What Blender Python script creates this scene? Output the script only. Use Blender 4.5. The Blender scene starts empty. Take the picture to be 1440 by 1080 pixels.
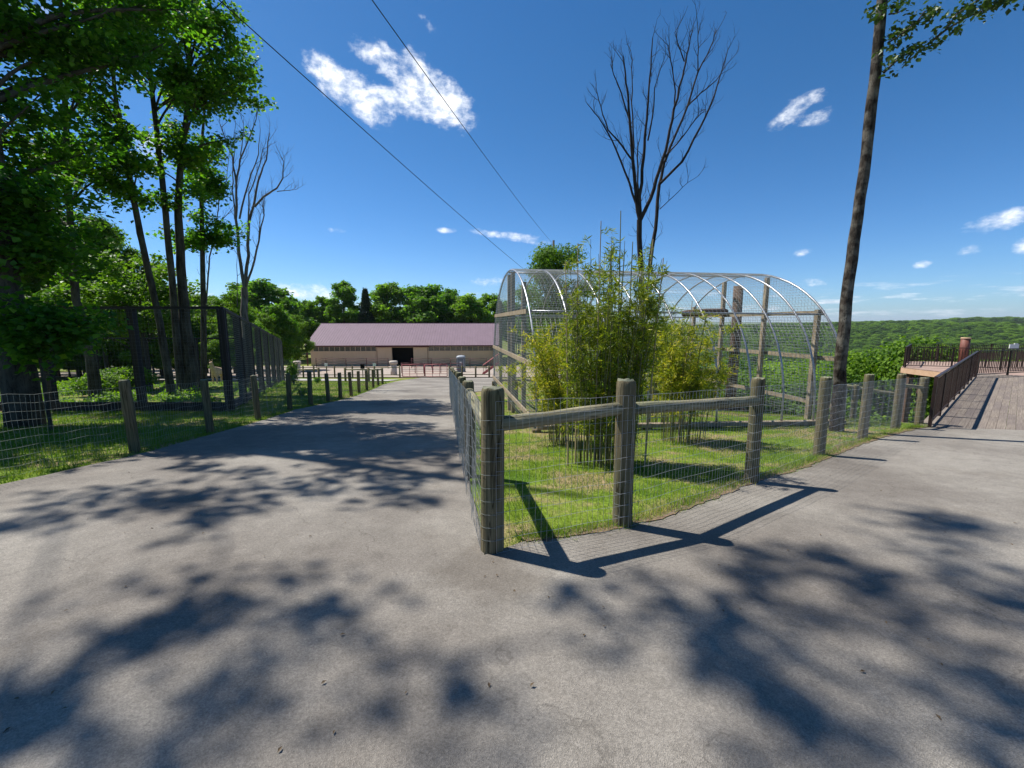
import bpy, math, random
import numpy as np
from mathutils import Vector, Matrix, geometry
rnd = random.Random(7)
R = np.random.default_rng(11)
S = bpy.context.scene
COL = S.collection
# ------------------------------------------------------------------ camera, sky, sun, exposure
EYE = 1.6
PITCH = math.atan(85 / 600)
CP, SP = math.cos(PITCH), math.sin(PITCH)
cam_d = bpy.data.cameras.new('camera'); cam = bpy.data.objects.new('camera', cam_d); COL.objects.link(cam)
cam.location = (0, 0, EYE); cam.rotation_euler = (math.pi / 2 - PITCH, 0, 0)
cam_d.sensor_width = 36; cam_d.lens = 15.0; cam_d.clip_start = .05; cam_d.clip_end = 40000
S.camera = cam
S.view_settings.view_transform = 'Standard'; S.view_settings.look = 'None'
S.view_settings.exposure = 0.6; S.view_settings.gamma = 1; S.view_settings.use_curve_mapping = False
S.cycles.max_bounces = 6; S.cycles.diffuse_bounces = 3; S.cycles.transparent_max_bounces = 8
S.cycles.use_denoising = True
SUN_EL = math.radians(57.0)
SUN_AZ = (-.894, .447)                                   # horizontal direction towards the sun
to_sun = Vector((SUN_AZ[0] * math.cos(SUN_EL), SUN_AZ[1] * math.cos(SUN_EL), math.sin(SUN_EL))).normalized()
sun_d = bpy.data.lights.new('sun', 'SUN'); sun = bpy.data.objects.new('sun', sun_d); COL.objects.link(sun)
sun_d.energy = 5.0; sun_d.angle = math.radians(.55); sun_d.color = (1, .955, .88)
sun.rotation_euler = to_sun.to_track_quat('Z', 'Y').to_euler(); sun.location = to_sun * 60
W = bpy.data.worlds.new('World'); S.world = W; W.use_nodes = True
nt = W.node_tree; nt.nodes.clear(); N = nt.nodes; L = nt.links
def nd(t, **k):
    n = N.new(t)
    for a, b in k.items(): setattr(n, a, b)
    return n
def mth(op, a, b=None, c=None, clamp=False):
    n = nd('ShaderNodeMath', operation=op); n.use_clamp = clamp
    for i, v in enumerate((a, b, c)):
        if v is None: continue
        if isinstance(v, (int, float)): n.inputs[i].default_value = v
        else: L.new(v, n.inputs[i])
    return n.outputs[0]
sky = nd('ShaderNodeTexSky', sky_type='NISHITA'); sky.sun_disc = False
sky.sun_elevation = SUN_EL; sky.sun_rotation = math.atan2(SUN_AZ[0], SUN_AZ[1])
sky.altitude = 400; sky.air_density = 1.0; sky.dust_density = .35; sky.ozone_density = 2.2
hsv = nd('ShaderNodeHueSaturation'); hsv.inputs['Saturation'].default_value = 1.34; L.new(sky.outputs[0], hsv.inputs['Color'])
tint = nd('ShaderNodeMix', data_type='RGBA', blend_type='MULTIPLY'); tint.inputs[0].default_value = 1
L.new(hsv.outputs[0], tint.inputs[6])
tc = nd('ShaderNodeTexCoord'); sx = nd('ShaderNodeSeparateXYZ'); L.new(tc.outputs['Generated'], sx.inputs[0])
az = mth('ARCTAN2', sx.outputs[0], sx.outputs[1]); el = mth('ARCSINE', sx.outputs[2])
hz = mth('POWER', mth('SUBTRACT', 1.0, mth('DIVIDE', mth('ABSOLUTE', el), .55), clamp=True), 2.2)
tm = nd('ShaderNodeMix', data_type='RGBA'); L.new(hz, tm.inputs[0]); tm.inputs[6].default_value = (.76, .97, 1.06, 1); tm.inputs[7].default_value = (.62, .93, 1.42, 1); L.new(tm.outputs[2], tint.inputs[7])
def px_dir(px, py):
    u = (px - 720) / 600; v = (540 - py) / 600
    x, y, z = u, CP + v * SP, -SP + v * CP
    return math.atan2(x, y), math.atan2(z, math.hypot(x, y))
cb = nd('ShaderNodeCombineXYZ'); L.new(az, cb.inputs[0]); L.new(mth('MULTIPLY', el, 1.5), cb.inputs[1])
n1 = nd('ShaderNodeTexNoise'); n1.inputs['Scale'].default_value = 9; n1.inputs['Detail'].default_value = 9; n1.inputs['Roughness'].default_value = .62; n1.inputs['Distortion'].default_value = .35
L.new(cb.outputs[0], n1.inputs['Vector'])
n2 = nd('ShaderNodeTexNoise'); n2.inputs['Scale'].default_value = 34; n2.inputs['Detail'].default_value = 7; n2.inputs['Roughness'].default_value = .65
L.new(cb.outputs[0], n2.inputs['Vector'])
nz = mth('ADD', mth('MULTIPLY', mth('SUBTRACT', n1.outputs[0], .5), 3.4), mth('MULTIPLY', mth('SUBTRACT', n2.outputs[0], .5), 2.6))
# clouds of this sky: x, y of the middle, half sizes, tilt, weight (read as directions)
CL = [(466, 110, 40, 34, -.6, 1.15), (505, 138, 62, 32, -.35, 1.2), (590, 150, 76, 26, -.15, 1.05), (585, 110, 30, 44, -.2, .95), (625, 138, 52, 36, -.55, 1.25),
      (523, 72, 40, 20, -.1, .85), (552, 100, 30, 16, -.3, .5), (608, 40, 17, 9, -.5, .55), (1115, 160, 44, 18, .45, .85), (1145, 168, 26, 15, .1, .7),
      (1410, 310, 60, 15, .22, 1.0), (1362, 352, 25, 9, .15, .9), (1438, 345, 18, 16, 0, .9), (1300, 371, 17, 6, .12, .8),
      (1127, 355, 16, 6, .2, .65), (715, 331, 60, 6, -.1, .8), (745, 338, 34, 6, -.15, .7), (690, 396, 30, 7, 0, .6), (1145, 397, 20, 5, 0, .5),
      (475, 324, 16, 5, 0, .5), (628, 324, 14, 4, 0, .5), (440, 412, 60, 16, 0, .7), (60, 30, 90, 30, .1, .4), (215, 215, 30, 24, .1, .6)]
field = None
for (px, py, hw, hh, tl, wgt) in CL:
    a0, e0 = px_dir(px, py); a1, _ = px_dir(px + hw, py); _, e1 = px_dir(px, py - hh)
    da = mth('SUBTRACT', az, a0); de = mth('SUBTRACT', el, e0)
    c, s = math.cos(tl), math.sin(tl)
    p = mth('ADD', mth('MULTIPLY', da, c / (a1 - a0)), mth('MULTIPLY', de, s / (a1 - a0)))
    q = mth('ADD', mth('MULTIPLY', da, -s / (e1 - e0)), mth('MULTIPLY', de, c / (e1 - e0)))
    f = mth('MULTIPLY', mth('SUBTRACT', 1.0, mth('ADD', mth('MULTIPLY', p, p), mth('MULTIPLY', q, q))), wgt)
    field = f if field is None else mth('SMOOTH_MAX', field, f, .25)
dens = mth('ADD', mth('MAXIMUM', field, -3), nz)
dens = mth('SMOOTHSTEP', dens, 0, 1) if False else dens
mr = nd('ShaderNodeMapRange', interpolation_type='SMOOTHSTEP'); L.new(dens, mr.inputs[0])
mr.inputs[1].default_value = -.05; mr.inputs[2].default_value = 1.7; mr.inputs[3].default_value = 0; mr.inputs[4].default_value = .96
# low broken clouds near the horizon all round
cb2 = nd('ShaderNodeCombineXYZ'); L.new(mth('MULTIPLY', az, 5.5), cb2.inputs[0]); L.new(mth('MULTIPLY', el, 34), cb2.inputs[1])
n3 = nd('ShaderNodeTexNoise'); n3.inputs['Scale'].default_value = 2.4; n3.inputs['Detail'].default_value = 8; n3.inputs['Roughness'].default_value = .6
L.new(cb2.outputs[0], n3.inputs['Vector'])
band = mth('SUBTRACT', 1.0, mth('ABSOLUTE', mth('DIVIDE', mth('SUBTRACT', el, .035), .042)), clamp=True)
mr2 = nd('ShaderNodeMapRange', interpolation_type='SMOOTHSTEP'); L.new(n3.outputs[0], mr2.inputs[0]); mr2.inputs[1].default_value = .52; mr2.inputs[2].default_value = .70
low = mth('MULTIPLY', mth('MULTIPLY', mr2.outputs[0], mth('POWER', band, .6)), .75)
cm = mth('MAXIMUM', mr.outputs[0], low)
cmix = nd('ShaderNodeMix', data_type='RGBA'); L.new(cm, cmix.inputs[0]); L.new(tint.outputs[2], cmix.inputs[6])
shade = nd('ShaderNodeMix', data_type='RGBA'); shr = nd('ShaderNodeMapRange'); L.new(mth('ADD', mth('MULTIPLY', n1.outputs[0], .5), mth('MULTIPLY', n2.outputs[0], .5)), shr.inputs[0]); shr.inputs[1].default_value = .40; shr.inputs[2].default_value = .56; L.new(shr.outputs[0], shade.inputs[0])
shade.inputs[6].default_value = (7.5, 8.3, 9.6, 1); shade.inputs[7].default_value = (12.5, 12.7, 13, 1)
L.new(shade.outputs[2], cmix.inputs[7])
bg = nd('ShaderNodeBackground'); bg.inputs['Strength'].default_value = .073; L.new(cmix.outputs[2], bg.inputs['Color'])
wo = nd('ShaderNodeOutputWorld'); L.new(bg.outputs[0], wo.inputs['Surface'])
W.cycles.sampling_method = 'MANUAL'; W.cycles.sample_map_resolution = 512

# ------------------------------------------------------------------ terrain function and picture-to-ground helpers
BT = ([-1e5, 2, 59, 76, 110, 200, 600, 15000], [0, 0, -5.13, -5.85, -6.4, -8, -12, -12])
VT = ([12, 18, 25, 50, 100, 200, 300, 500, 700, 900, 1100, 1300, 1500, 2000, 3500, 6000, 9000, 15000],
      [-1.4, -6, -12, -18, -24, -37, -50, -64, -41, -17, -10, -8, -7, -6, -30, -20, 30, 0])
def sstep(a, b, x):
    t = np.clip((x - a) / (b - a), 0, 1); return t * t * (3 - 2 * t)
def wob(x, y, s):
    return np.sin(x / s + 1.3) * np.cos(y / s * .83 + .4) + .5 * np.sin(x / s * 2.1 + y / s * 1.7)
def terr(x, y):
    x = np.asarray(x, float); y = np.asarray(y, float)
    b = np.interp(y, *BT)
    soft = np.where(np.abs(y - 2) < 6, -.09 * .5 * np.logaddexp(0, (y - 2) / .5), b); b = soft
    r = np.hypot(x, y); a = np.degrees(np.arctan2(x, y))
    w = sstep(7, 22, a) * (1 - sstep(120, 160, a))
    r0 = 13.2 + 4.5 * sstep(46, 70, a) + 3 * (1 - sstep(14, 24, a))
    v = np.interp(r, *VT) + sstep(500, 1000, r) * (1 - sstep(2500, 3500, r)) * (sstep(32, 48, a) * 5 - 7 + 4 * wob(x, y, 330)) + sstep(1150, 1550, r) * (1 - sstep(2600, 3500, r)) * sstep(43, 47, a) * 6 + np.clip(r / 400, 0, 1) * 5 * wob(x, y, 210) * (1 - sstep(900, 1400, r) * .6)
    w = w * sstep(r0, r0 + 7, r)
    far = sstep(150, 500, r) * (1 - w) * 14 * (wob(x, y, 700) + .4)
    micro = .012 * wob(x, y, .9) * sstep(3, 6, np.abs(x) + r * 0)
    return b * (1 - w) + v * w + far + micro * 0
def tz(x, y): return float(terr(x, y))
def ray(px, py):
    u = (px - 720) / 600; v = (540 - py) / 600
    return u, CP + v * SP, -SP + v * CP
def at(px, py, D):
    r = ray(px, py); t = D / r[1]; return Vector((r[0] * t, D, EYE + r[2] * t))
def G(px, py, lift=0):
    r = ray(px, py); lo = .3; hi = None; t = .3
    while t < 400:
        if EYE + r[2] * t < tz(r[0] * t, r[1] * t): hi = t; break
        lo = t; t *= 1.03
    if hi is None: hi = 400
    for _ in range(30):
        m = (lo + hi) / 2
        if EYE + r[2] * m < tz(r[0] * m, r[1] * m): hi = m
        else: lo = m
    return Vector((r[0] * lo, r[1] * lo, tz(r[0] * lo, r[1] * lo) + lift))
def gx(px, D, lift=0):
    """ground point on the bearing of column px at depth D"""
    z = -0.09 * (D - 2)
    for _ in range(6):
        k = (z - EYE) / D                                # slope of the ray; solve for v, then x
        v = (k * CP + SP) / (CP - k * SP); x = (px - 720) / 600 / (CP + v * SP) * D
        z = tz(x, D)
    return Vector((x, D, z + lift))

# ------------------------------------------------------------------ materials
MAT = {}
def newmat(name):
    m = bpy.data.materials.new(name); m.use_nodes = True; m.node_tree.nodes.clear(); MAT[name] = m
    t = m.node_tree
    def n(ty, **k):
        q = t.nodes.new(ty)
        for a, b in k.items(): setattr(q, a, b)
        return q
    def l(a, b): t.links.new(a, b)
    out = n('ShaderNodeOutputMaterial')
    return m, n, l, out
def rgb(c): return (c[0], c[1], c[2], 1)
def surf(name, c1, c2, scale=6, stretch=(1, 1, 1), rough=.8, bump=.3, bscale=None, metal=0, detail=6, c3=None, c3scale=1.2, c3amt=.5, spec=.3, coord='Object', cracks=0, dist=.01, contrast=(.35, .65)):
    """two-tone weathered surface with its own grain, larger stains (c3) and relief"""
    m, n, l, out = newmat(name)
    tc = n('ShaderNodeTexCoord'); mp = n('ShaderNodeMapping'); mp.inputs['Scale'].default_value = stretch
    if coord == 'Object':
        oi = n('ShaderNodeObjectInfo'); ad = n('ShaderNodeVectorMath', operation='MULTIPLY_ADD')
        cx = n('ShaderNodeCombineXYZ'); l(oi.outputs['Random'], cx.inputs[0]); l(oi.outputs['Random'], cx.inputs[1]); l(oi.outputs['Random'], cx.inputs[2])
        l(cx.outputs[0], ad.inputs[0]); ad.inputs[1].default_value = (37, 23, 51); l(tc.outputs['Object'], ad.inputs[2]); l(ad.outputs[0], mp.inputs['Vector']); raw = ad.outputs[0]
    else:
        ge = n('ShaderNodeNewGeometry'); l(ge.outputs['Position'], mp.inputs['Vector']); raw = ge.outputs['Position']
    no = n('ShaderNodeTexNoise'); no.inputs['Scale'].default_value = scale; no.inputs['Detail'].default_value = detail; no.inputs['Roughness'].default_value = .62; l(mp.outputs[0], no.inputs['Vector'])
    mr = n('ShaderNodeMapRange'); l(no.outputs[0], mr.inputs[0]); mr.inputs[1].default_value = contrast[0]; mr.inputs[2].default_value = contrast[1]
    mx = n('ShaderNodeMix', data_type='RGBA'); l(mr.outputs[0], mx.inputs[0]); mx.inputs[6].default_value = rgb(c1); mx.inputs[7].default_value = rgb(c2)
    col = mx.outputs[2]
    if c3 is not None:
        n3 = n('ShaderNodeTexNoise'); n3.inputs['Scale'].default_value = c3scale; n3.inputs['Detail'].default_value = 5; l(raw, n3.inputs['Vector'])
        m3 = n('ShaderNodeMapRange'); l(n3.outputs[0], m3.inputs[0]); m3.inputs[1].default_value = .45; m3.inputs[2].default_value = .68; m3.inputs[4].default_value = c3amt
        x3 = n('ShaderNodeMix', data_type='RGBA'); l(m3.outputs[0], x3.inputs[0]); l(col, x3.inputs[6]); x3.inputs[7].default_value = rgb(c3); col = x3.outputs[2]
    if cracks:
        vc = n('ShaderNodeTexNoise'); vc.inputs['Scale'].default_value = min(scale * 1.7, 15); vc.inputs['Detail'].default_value = 3; l(mp.outputs[0], vc.inputs['Vector'])
        ab = n('ShaderNodeMath', operation='ABSOLUTE'); sb = n('ShaderNodeMath', operation='SUBTRACT'); l(vc.outputs[0], sb.inputs[0]); sb.inputs[1].default_value = .5; l(sb.outputs[0], ab.inputs[0])
        cr = n('ShaderNodeMapRange'); l(ab.outputs[0], cr.inputs[0]); cr.inputs[1].default_value = 0; cr.inputs[2].default_value = .016; cr.inputs[3].default_value = cracks; cr.inputs[4].default_value = 0
        xc = n('ShaderNodeMix', data_type='RGBA'); l(cr.outputs[0], xc.inputs[0]); l(col, xc.inputs[6]); xc.inputs[7].default_value = rgb([c * .18 for c in c1]); col = xc.outputs[2]
    p = n('ShaderNodeBsdfPrincipled'); l(col, p.inputs['Base Color']); p.inputs['Roughness'].default_value = rough; p.inputs['Metallic'].default_value = metal
    p.inputs['Specular IOR Level'].default_value = spec
    if bump:
        nb = n('ShaderNodeTexNoise'); nb.inputs['Scale'].default_value = bscale or scale * 2; nb.inputs['Detail'].default_value = 6; nb.inputs['Roughness'].default_value = .65; l(mp.outputs[0], nb.inputs['Vector'])
        bu = n('ShaderNodeBump'); bu.inputs['Strength'].default_value = bump; bu.inputs['Distance'].default_value = dist; l(nb.outputs[0], bu.inputs['Height']); l(bu.outputs[0], p.inputs['Normal'])
    l(p.outputs[0], out.inputs['Surface'])
    return m
def leafmat(name, c1, c2, c3=None, trans=.35, rough=.5, tr_tint=(1.5, 1.6, .5), var=.16):
    m, n, l, out = newmat(name)
    at_ = n('ShaderNodeAttribute', attribute_name='tint'); oi = n('ShaderNodeObjectInfo')
    cr = n('ShaderNodeValToRGB'); e = cr.color_ramp.elements; e[0].color = rgb(c1); e[1].color = rgb(c2)
    if c3: q = cr.color_ramp.elements.new(.86); q.color = rgb(c2); e[-1].color = rgb(c3); 
    l(at_.outputs['Fac'], cr.inputs[0])
    hs = n('ShaderNodeHueSaturation'); mr = n('ShaderNodeMapRange'); l(oi.outputs['Random'], mr.inputs[0]); mr.inputs[3].default_value = 1 - var; mr.inputs[4].default_value = 1 + var
    mr2 = n('ShaderNodeMapRange'); l(oi.outputs['Random'], mr2.inputs[0]); mr2.inputs[3].default_value = .512; mr2.inputs[4].default_value = .49
    l(mr.outputs[0], hs.inputs['Value']); l(mr2.outputs[0], hs.inputs['Hue']); l(cr.outputs[0], hs.inputs['Color'])
    p = n('ShaderNodeBsdfPrincipled'); l(hs.outputs[0], p.inputs['Base Color']); p.inputs['Roughness'].default_value = rough; p.inputs['Specular IOR Level'].default_value = .35
    tr = n('ShaderNodeBsdfTranslucent'); mm = n('ShaderNodeMix', data_type='RGBA', blend_type='MULTIPLY'); mm.inputs[0].default_value = 1; l(hs.outputs[0], mm.inputs[6]); mm.inputs[7].default_value = rgb(tr_tint); l(mm.outputs[2], tr.inputs[0])
    ms = n('ShaderNodeMixShader'); ms.inputs[0].default_value = trans; l(p.outputs[0], ms.inputs[1]); l(tr.outputs[0], ms.inputs[2]); l(ms.outputs[0], out.inputs['Surface'])
    return m

# asphalt: worn aggregate, patches, fine grit
m, n, l, out = newmat('asphalt')
ge = n('ShaderNodeNewGeometry')
na = n('ShaderNodeTexNoise'); na.inputs['Scale'].default_value = .55; na.inputs['Detail'].default_value = 5; l(ge.outputs['Position'], na.inputs['Vector'])
nb = n('ShaderNodeTexNoise'); nb.inputs['Scale'].default_value = 60; nb.inputs['Detail'].default_value = 4; nb.inputs['Roughness'].default_value = .7; l(ge.outputs['Position'], nb.inputs['Vector'])
vo = n('ShaderNodeTexVoronoi'); vo.inputs['Scale'].default_value = 210; l(ge.outputs['Position'], vo.inputs['Vector'])
nc = n('ShaderNodeTexNoise'); nc.inputs['Scale'].default_value = 5; nc.inputs['Detail'].default_value = 6; nc.inputs['Roughness'].default_value = .7; l(ge.outputs['Position'], nc.inputs['Vector'])
mx = n('ShaderNodeMix', data_type='RGBA'); r1 = n('ShaderNodeMapRange'); l(na.outputs[0], r1.inputs[0]); r1.inputs[1].default_value = .38; r1.inputs[2].default_value = .62; l(r1.outputs[0], mx.inputs[0])
mx.inputs[6].default_value = rgb((.168, .150, .130)); mx.inputs[7].default_value = rgb((.252, .231, .200))
hs = n('ShaderNodeHueSaturation'); l(mx.outputs[2], hs.inputs['Color'])
va = n('ShaderNodeMath', operation='MULTIPLY_ADD'); l(nb.outputs[0], va.inputs[0]); va.inputs[1].default_value = 1.0; va.inputs[2].default_value = .5
sc_ = n('ShaderNodeSeparateColor'); l(vo.outputs['Color'], sc_.inputs[0])
vb = n('ShaderNodeMapRange'); l(sc_.outputs[0], vb.inputs[0]); vb.inputs[1].default_value = .0; vb.inputs[2].default_value = 1; vb.inputs[3].default_value = .80; vb.inputs[4].default_value = 1.22
vc = n('ShaderNodeMath', operation='MULTIPLY'); l(va.outputs[0], vc.inputs[0]); l(vb.outputs[0], vc.inputs[1])
vd = n('ShaderNodeMapRange'); l(nc.outputs[0], vd.inputs[0]); vd.inputs[1].default_value = .3; vd.inputs[2].default_value = .7; vd.inputs[3].default_value = .84; vd.inputs[4].default_value = 1.13
ve = n('ShaderNodeMath', operation='MULTIPLY'); l(vc.outputs[0], ve.inputs[0]); l(vd.outputs[0], ve.inputs[1]); l(ve.outputs[0], hs.inputs['Value'])
# hairline cracks, dark damp stains and brownish silt, all tied to the ground
ck = n('ShaderNodeTexVoronoi', feature='DISTANCE_TO_EDGE'); ck.inputs['Scale'].default_value = .33; dv = n('ShaderNodeVectorMath', operation='MULTIPLY_ADD'); nw = n('ShaderNodeTexNoise'); nw.inputs['Scale'].default_value = 2.2; nw.inputs['Detail'].default_value = 5
l(ge.outputs['Position'], nw.inputs['Vector']); l(nw.outputs['Color'], dv.inputs[0]); dv.inputs[1].default_value = (.9, .9, .9); l(ge.outputs['Position'], dv.inputs[2]); l(dv.outputs[0], ck.inputs['Vector'])
cm_ = n('ShaderNodeMapRange'); l(ck.outputs['Distance'], cm_.inputs[0]); cm_.inputs[1].default_value = .0; cm_.inputs[2].default_value = .0035; cm_.inputs[3].default_value = .34; cm_.inputs[4].default_value = 0
ng_ = n('ShaderNodeTexNoise'); ng_.inputs['Scale'].default_value = .8; l(ge.outputs['Position'], ng_.inputs['Vector']); gm = n('ShaderNodeMapRange'); l(ng_.outputs[0], gm.inputs[0]); gm.inputs[1].default_value = .47; gm.inputs[2].default_value = .54
cq = n('ShaderNodeMath', operation='MULTIPLY'); l(cm_.outputs[0], cq.inputs[0]); l(gm.outputs[0], cq.inputs[1])
s1 = n('ShaderNodeTexNoise'); s1.inputs['Scale'].default_value = 1.7; s1.inputs['Detail'].default_value = 8; s1.inputs['Roughness'].default_value = .72; l(ge.outputs['Position'], s1.inputs['Vector'])
sm = n('ShaderNodeMapRange'); l(s1.outputs[0], sm.inputs[0]); sm.inputs[1].default_value = .56; sm.inputs[2].default_value = .70; sm.inputs[4].default_value = .30
x1 = n('ShaderNodeMix', data_type='RGBA'); l(sm.outputs[0], x1.inputs[0]); l(hs.outputs[0], x1.inputs[6]); x1.inputs[7].default_value = rgb((.13, .105, .08))
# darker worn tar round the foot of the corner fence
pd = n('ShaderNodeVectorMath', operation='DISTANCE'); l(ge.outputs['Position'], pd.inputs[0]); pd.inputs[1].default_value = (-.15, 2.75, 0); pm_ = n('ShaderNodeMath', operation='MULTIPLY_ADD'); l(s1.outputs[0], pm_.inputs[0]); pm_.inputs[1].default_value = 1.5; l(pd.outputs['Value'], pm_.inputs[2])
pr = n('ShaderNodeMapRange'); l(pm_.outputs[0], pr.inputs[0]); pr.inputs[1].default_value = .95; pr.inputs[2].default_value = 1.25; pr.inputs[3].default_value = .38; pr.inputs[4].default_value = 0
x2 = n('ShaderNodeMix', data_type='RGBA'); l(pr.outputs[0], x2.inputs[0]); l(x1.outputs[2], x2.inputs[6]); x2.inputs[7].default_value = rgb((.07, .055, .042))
x3 = n('ShaderNodeMix', data_type='RGBA'); l(cq.outputs[0], x3.inputs[0]); l(x2.outputs[2], x3.inputs[6]); x3.inputs[7].default_value = rgb((.04, .035, .03))
p = n('ShaderNodeBsdfPrincipled'); l(x3.outputs[2], p.inputs['Base Color']); p.inputs['Roughness'].default_value = .88; p.inputs['Specular IOR Level'].default_value = .2
bu = n('ShaderNodeBump'); bu.inputs['Strength'].default_value = .8; bu.inputs['Distance'].default_value = .004
hh = n('ShaderNodeMath', operation='ADD'); l(vo.outputs['Distance'], hh.inputs[0]); l(nb.outputs[0], hh.inputs[1]); l(hh.outputs[0], bu.inputs['Height']); l(bu.outputs[0], p.inputs['Normal']); l(p.outputs[0], out.inputs['Surface'])

# ground: turf near, forest floor and pale fields far off
m, n, l, out = newmat('ground')
ge = n('ShaderNodeNewGeometry')
na = n('ShaderNodeTexNoise'); na.inputs['Scale'].default_value = 1.1; na.inputs['Detail'].default_value = 7; na.inputs['Roughness'].default_value = .65; l(ge.outputs['Position'], na.inputs['Vector'])
nb = n('ShaderNodeTexNoise'); nb.inputs['Scale'].default_value = 26; nb.inputs['Detail'].default_value = 5; l(ge.outputs['Position'], nb.inputs['Vector'])
cr = n('ShaderNodeValToRGB'); e = cr.color_ramp.elements
e[0].position = .34; e[0].color = rgb((.075, .14, .014)); e[1].position = .60; e[1].color = rgb((.27, .205, .11)); q = e.new(.48); q.color = rgb((.14, .20, .022)); l(na.outputs[0], cr.inputs[0])
hs = n('ShaderNodeHueSaturation'); l(cr.outputs[0], hs.inputs['Color']); r1 = n('ShaderNodeMapRange'); l(nb.outputs[0], r1.inputs[0]); r1.inputs[1].default_value = .3; r1.inputs[2].default_value = .7; r1.inputs[3].default_value = .6; r1.inputs[4].default_value = 1.25; l(r1.outputs[0], hs.inputs['Value'])
# far away: fields and wood floor in big patches
nf = n('ShaderNodeTexNoise'); nf.inputs['Scale'].default_value = .0022; nf.inputs['Detail'].default_value = 2; l(ge.outputs['Position'], nf.inputs['Vector'])
cf = n('ShaderNodeValToRGB'); cf.color_ramp.interpolation = 'CONSTANT'; e = cf.color_ramp.elements
e[0].position = 0; e[0].color = rgb((.06, .11, .025)); e[1].position = .5; e[1].color = rgb((.16, .21, .06)); q = e.new(.58); q.color = rgb((.22, .22, .09)); l(nf.outputs[0], cf.inputs[0])
ln = n('ShaderNodeVectorMath', operation='LENGTH'); l(ge.outputs['Position'], ln.inputs[0]); rf = n('ShaderNodeMapRange'); l(ln.outputs['Value'], rf.inputs[0]); rf.inputs[1].default_value = 150; rf.inputs[2].default_value = 400
mf = n('ShaderNodeMix', data_type='RGBA'); l(rf.outputs[0], mf.inputs[0]); l(hs.outputs[0], mf.inputs[6]); l(cf.outputs[0], mf.inputs[7])
p = n('ShaderNodeBsdfPrincipled'); l(mf.outputs[2], p.inputs['Base Color']); p.inputs['Roughness'].default_value = .95; p.inputs['Specular IOR Level'].default_value = .1
bu = n('ShaderNodeBump'); bu.inputs['Strength'].default_value = .7; bu.inputs['Distance'].default_value = .03; l(nb.outputs[0], bu.inputs['Height']); l(bu.outputs[0], p.inputs['Normal']); l(p.outputs[0], out.inputs['Surface'])

surf('gravel', (.27, .225, .19), (.39, .335, .285), 3, rough=.95, bump=.5, bscale=40, coord='Position', c3=(.33, .245, .19), c3scale=.15, c3amt=.7, dist=.02)
surf('concrete_road', (.36, .34, .32), (.43, .41, .385), 2, rough=.9, bump=.2, bscale=50, coord='Position')
surf('post_wood', (.075, .062, .034), (.23, .19, .115), 42, (1, 1, .055), .95, 1.0, 70, spec=.1, c3=(.10, .115, .06), c3scale=2.6, c3amt=.55, cracks=.85, dist=.008)
surf('post_top', (.13, .135, .085), (.26, .25, .18), 18, (1, 1, 1), .95, .5, 60, c3=(.10, .13, .06), c3amt=.6, c3scale=9)
surf('rail_wood', (.14, .125, .075), (.34, .31, .21), 40, (.055, 1, 1), .95, 1.0, 70, spec=.1, c3=(.15, .17, .095), c3scale=2.4, c3amt=.5, cracks=.8, dist=.007)
surf('timber', (.20, .155, .105), (.38, .31, .225), 26, (.5, .5, .12), .9, .5, 50, spec=.1, c3=(.22, .19, .14), c3amt=.6)
surf('dark_log', (.055, .034, .022), (.17, .10, .06), 26, (1, 1, .08), .9, .9, 12, cracks=.6)
surf('black_wood', (.016, .012, .012), (.035, .026, .024), 8, (1, 1, .2), .7, .3)
surf('bark', (.028, .022, .017), (.10, .085, .065), 7, (1, 1, .22), .95, 1.0, 14, c3=(.13, .125, .10), c3scale=1.5, c3amt=.4, cracks=.7, dist=.03, spec=.15)
surf('bark_pale', (.012, .009, .007), (.075, .06, .048), 14, (1, 1, .35), .95, 1.0, 30, c3=(.26, .24, .20), c3scale=5, c3amt=.6, cracks=.9, dist=.02, spec=.15)
surf('dead_bark', (.012, .010, .010), (.05, .04, .036), 9, (1, 1, .25), .9, .6, spec=.2)
surf('dead_grey', (.07, .058, .05), (.19, .165, .15), 9, (1, 1, .25), .9, .5, spec=.2)
surf('galvanised', (.26, .27, .29), (.42, .43, .46), 14, rough=.38, bump=.1, metal=.7, spec=.5)
surf('wire', (.34, .35, .35), (.5, .5, .5), 14, rough=.45, bump=0, metal=.55, spec=.5)
surf('wire_dark', (.10, .105, .11), (.16, .165, .17), 14, rough=.5, bump=0, metal=.3)
surf('wire_green', (.20, .22, .20), (.33, .35, .32), 14, rough=.5, bump=0, metal=.4)
surf('roof_metal', (.19, .135, .162), (.215, .152, .185), 1.2, (1, .3, 1), .7, 0, spec=.2)
surf('roof_trim', (.07, .02, .025), (.10, .03, .035), 3, rough=.5, bump=0)
surf('wall_tan', (.60, .46, .31), (.64, .49, .34), 2, (1, 1, .3), .7, .05, spec=.3)
surf('wall_frame', (.50, .42, .33), (.56, .48, .38), 3, rough=.7, bump=0)
surf('black_and_unlit', (.008, .008, .009), (.014, .013, .013), 1, rough=.9, bump=0, spec=.05)  # near-black: barn doorway shade put into the colour, also plain black parts
surf('window_glass', (.05, .055, .05), (.16, .17, .15), 3, (1, 1, 2), .15, 0, spec=.6)
surf('maroon_metal', (.075, .02, .024), (.12, .033, .036), 6, rough=.5, bump=0, metal=.2)
surf('red_gate', (.28, .06, .07), (.40, .12, .12), 6, rough=.5, bump=0, metal=.1)
surf('brown_metal', (.030, .019, .016), (.06, .036, .03), 6, rough=.45, bump=0, metal=.2)
surf('brown_edge', (.12, .05, .035), (.18, .08, .055), 6, rough=.55, bump=0)
surf('plank', (.150, .124, .102), (.262, .222, .185), 60, (.03, 1, 1), .9, .25, 90, spec=.1, c3=(.12, .10, .10), c3scale=.5, c3amt=.5, dist=.004)
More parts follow.
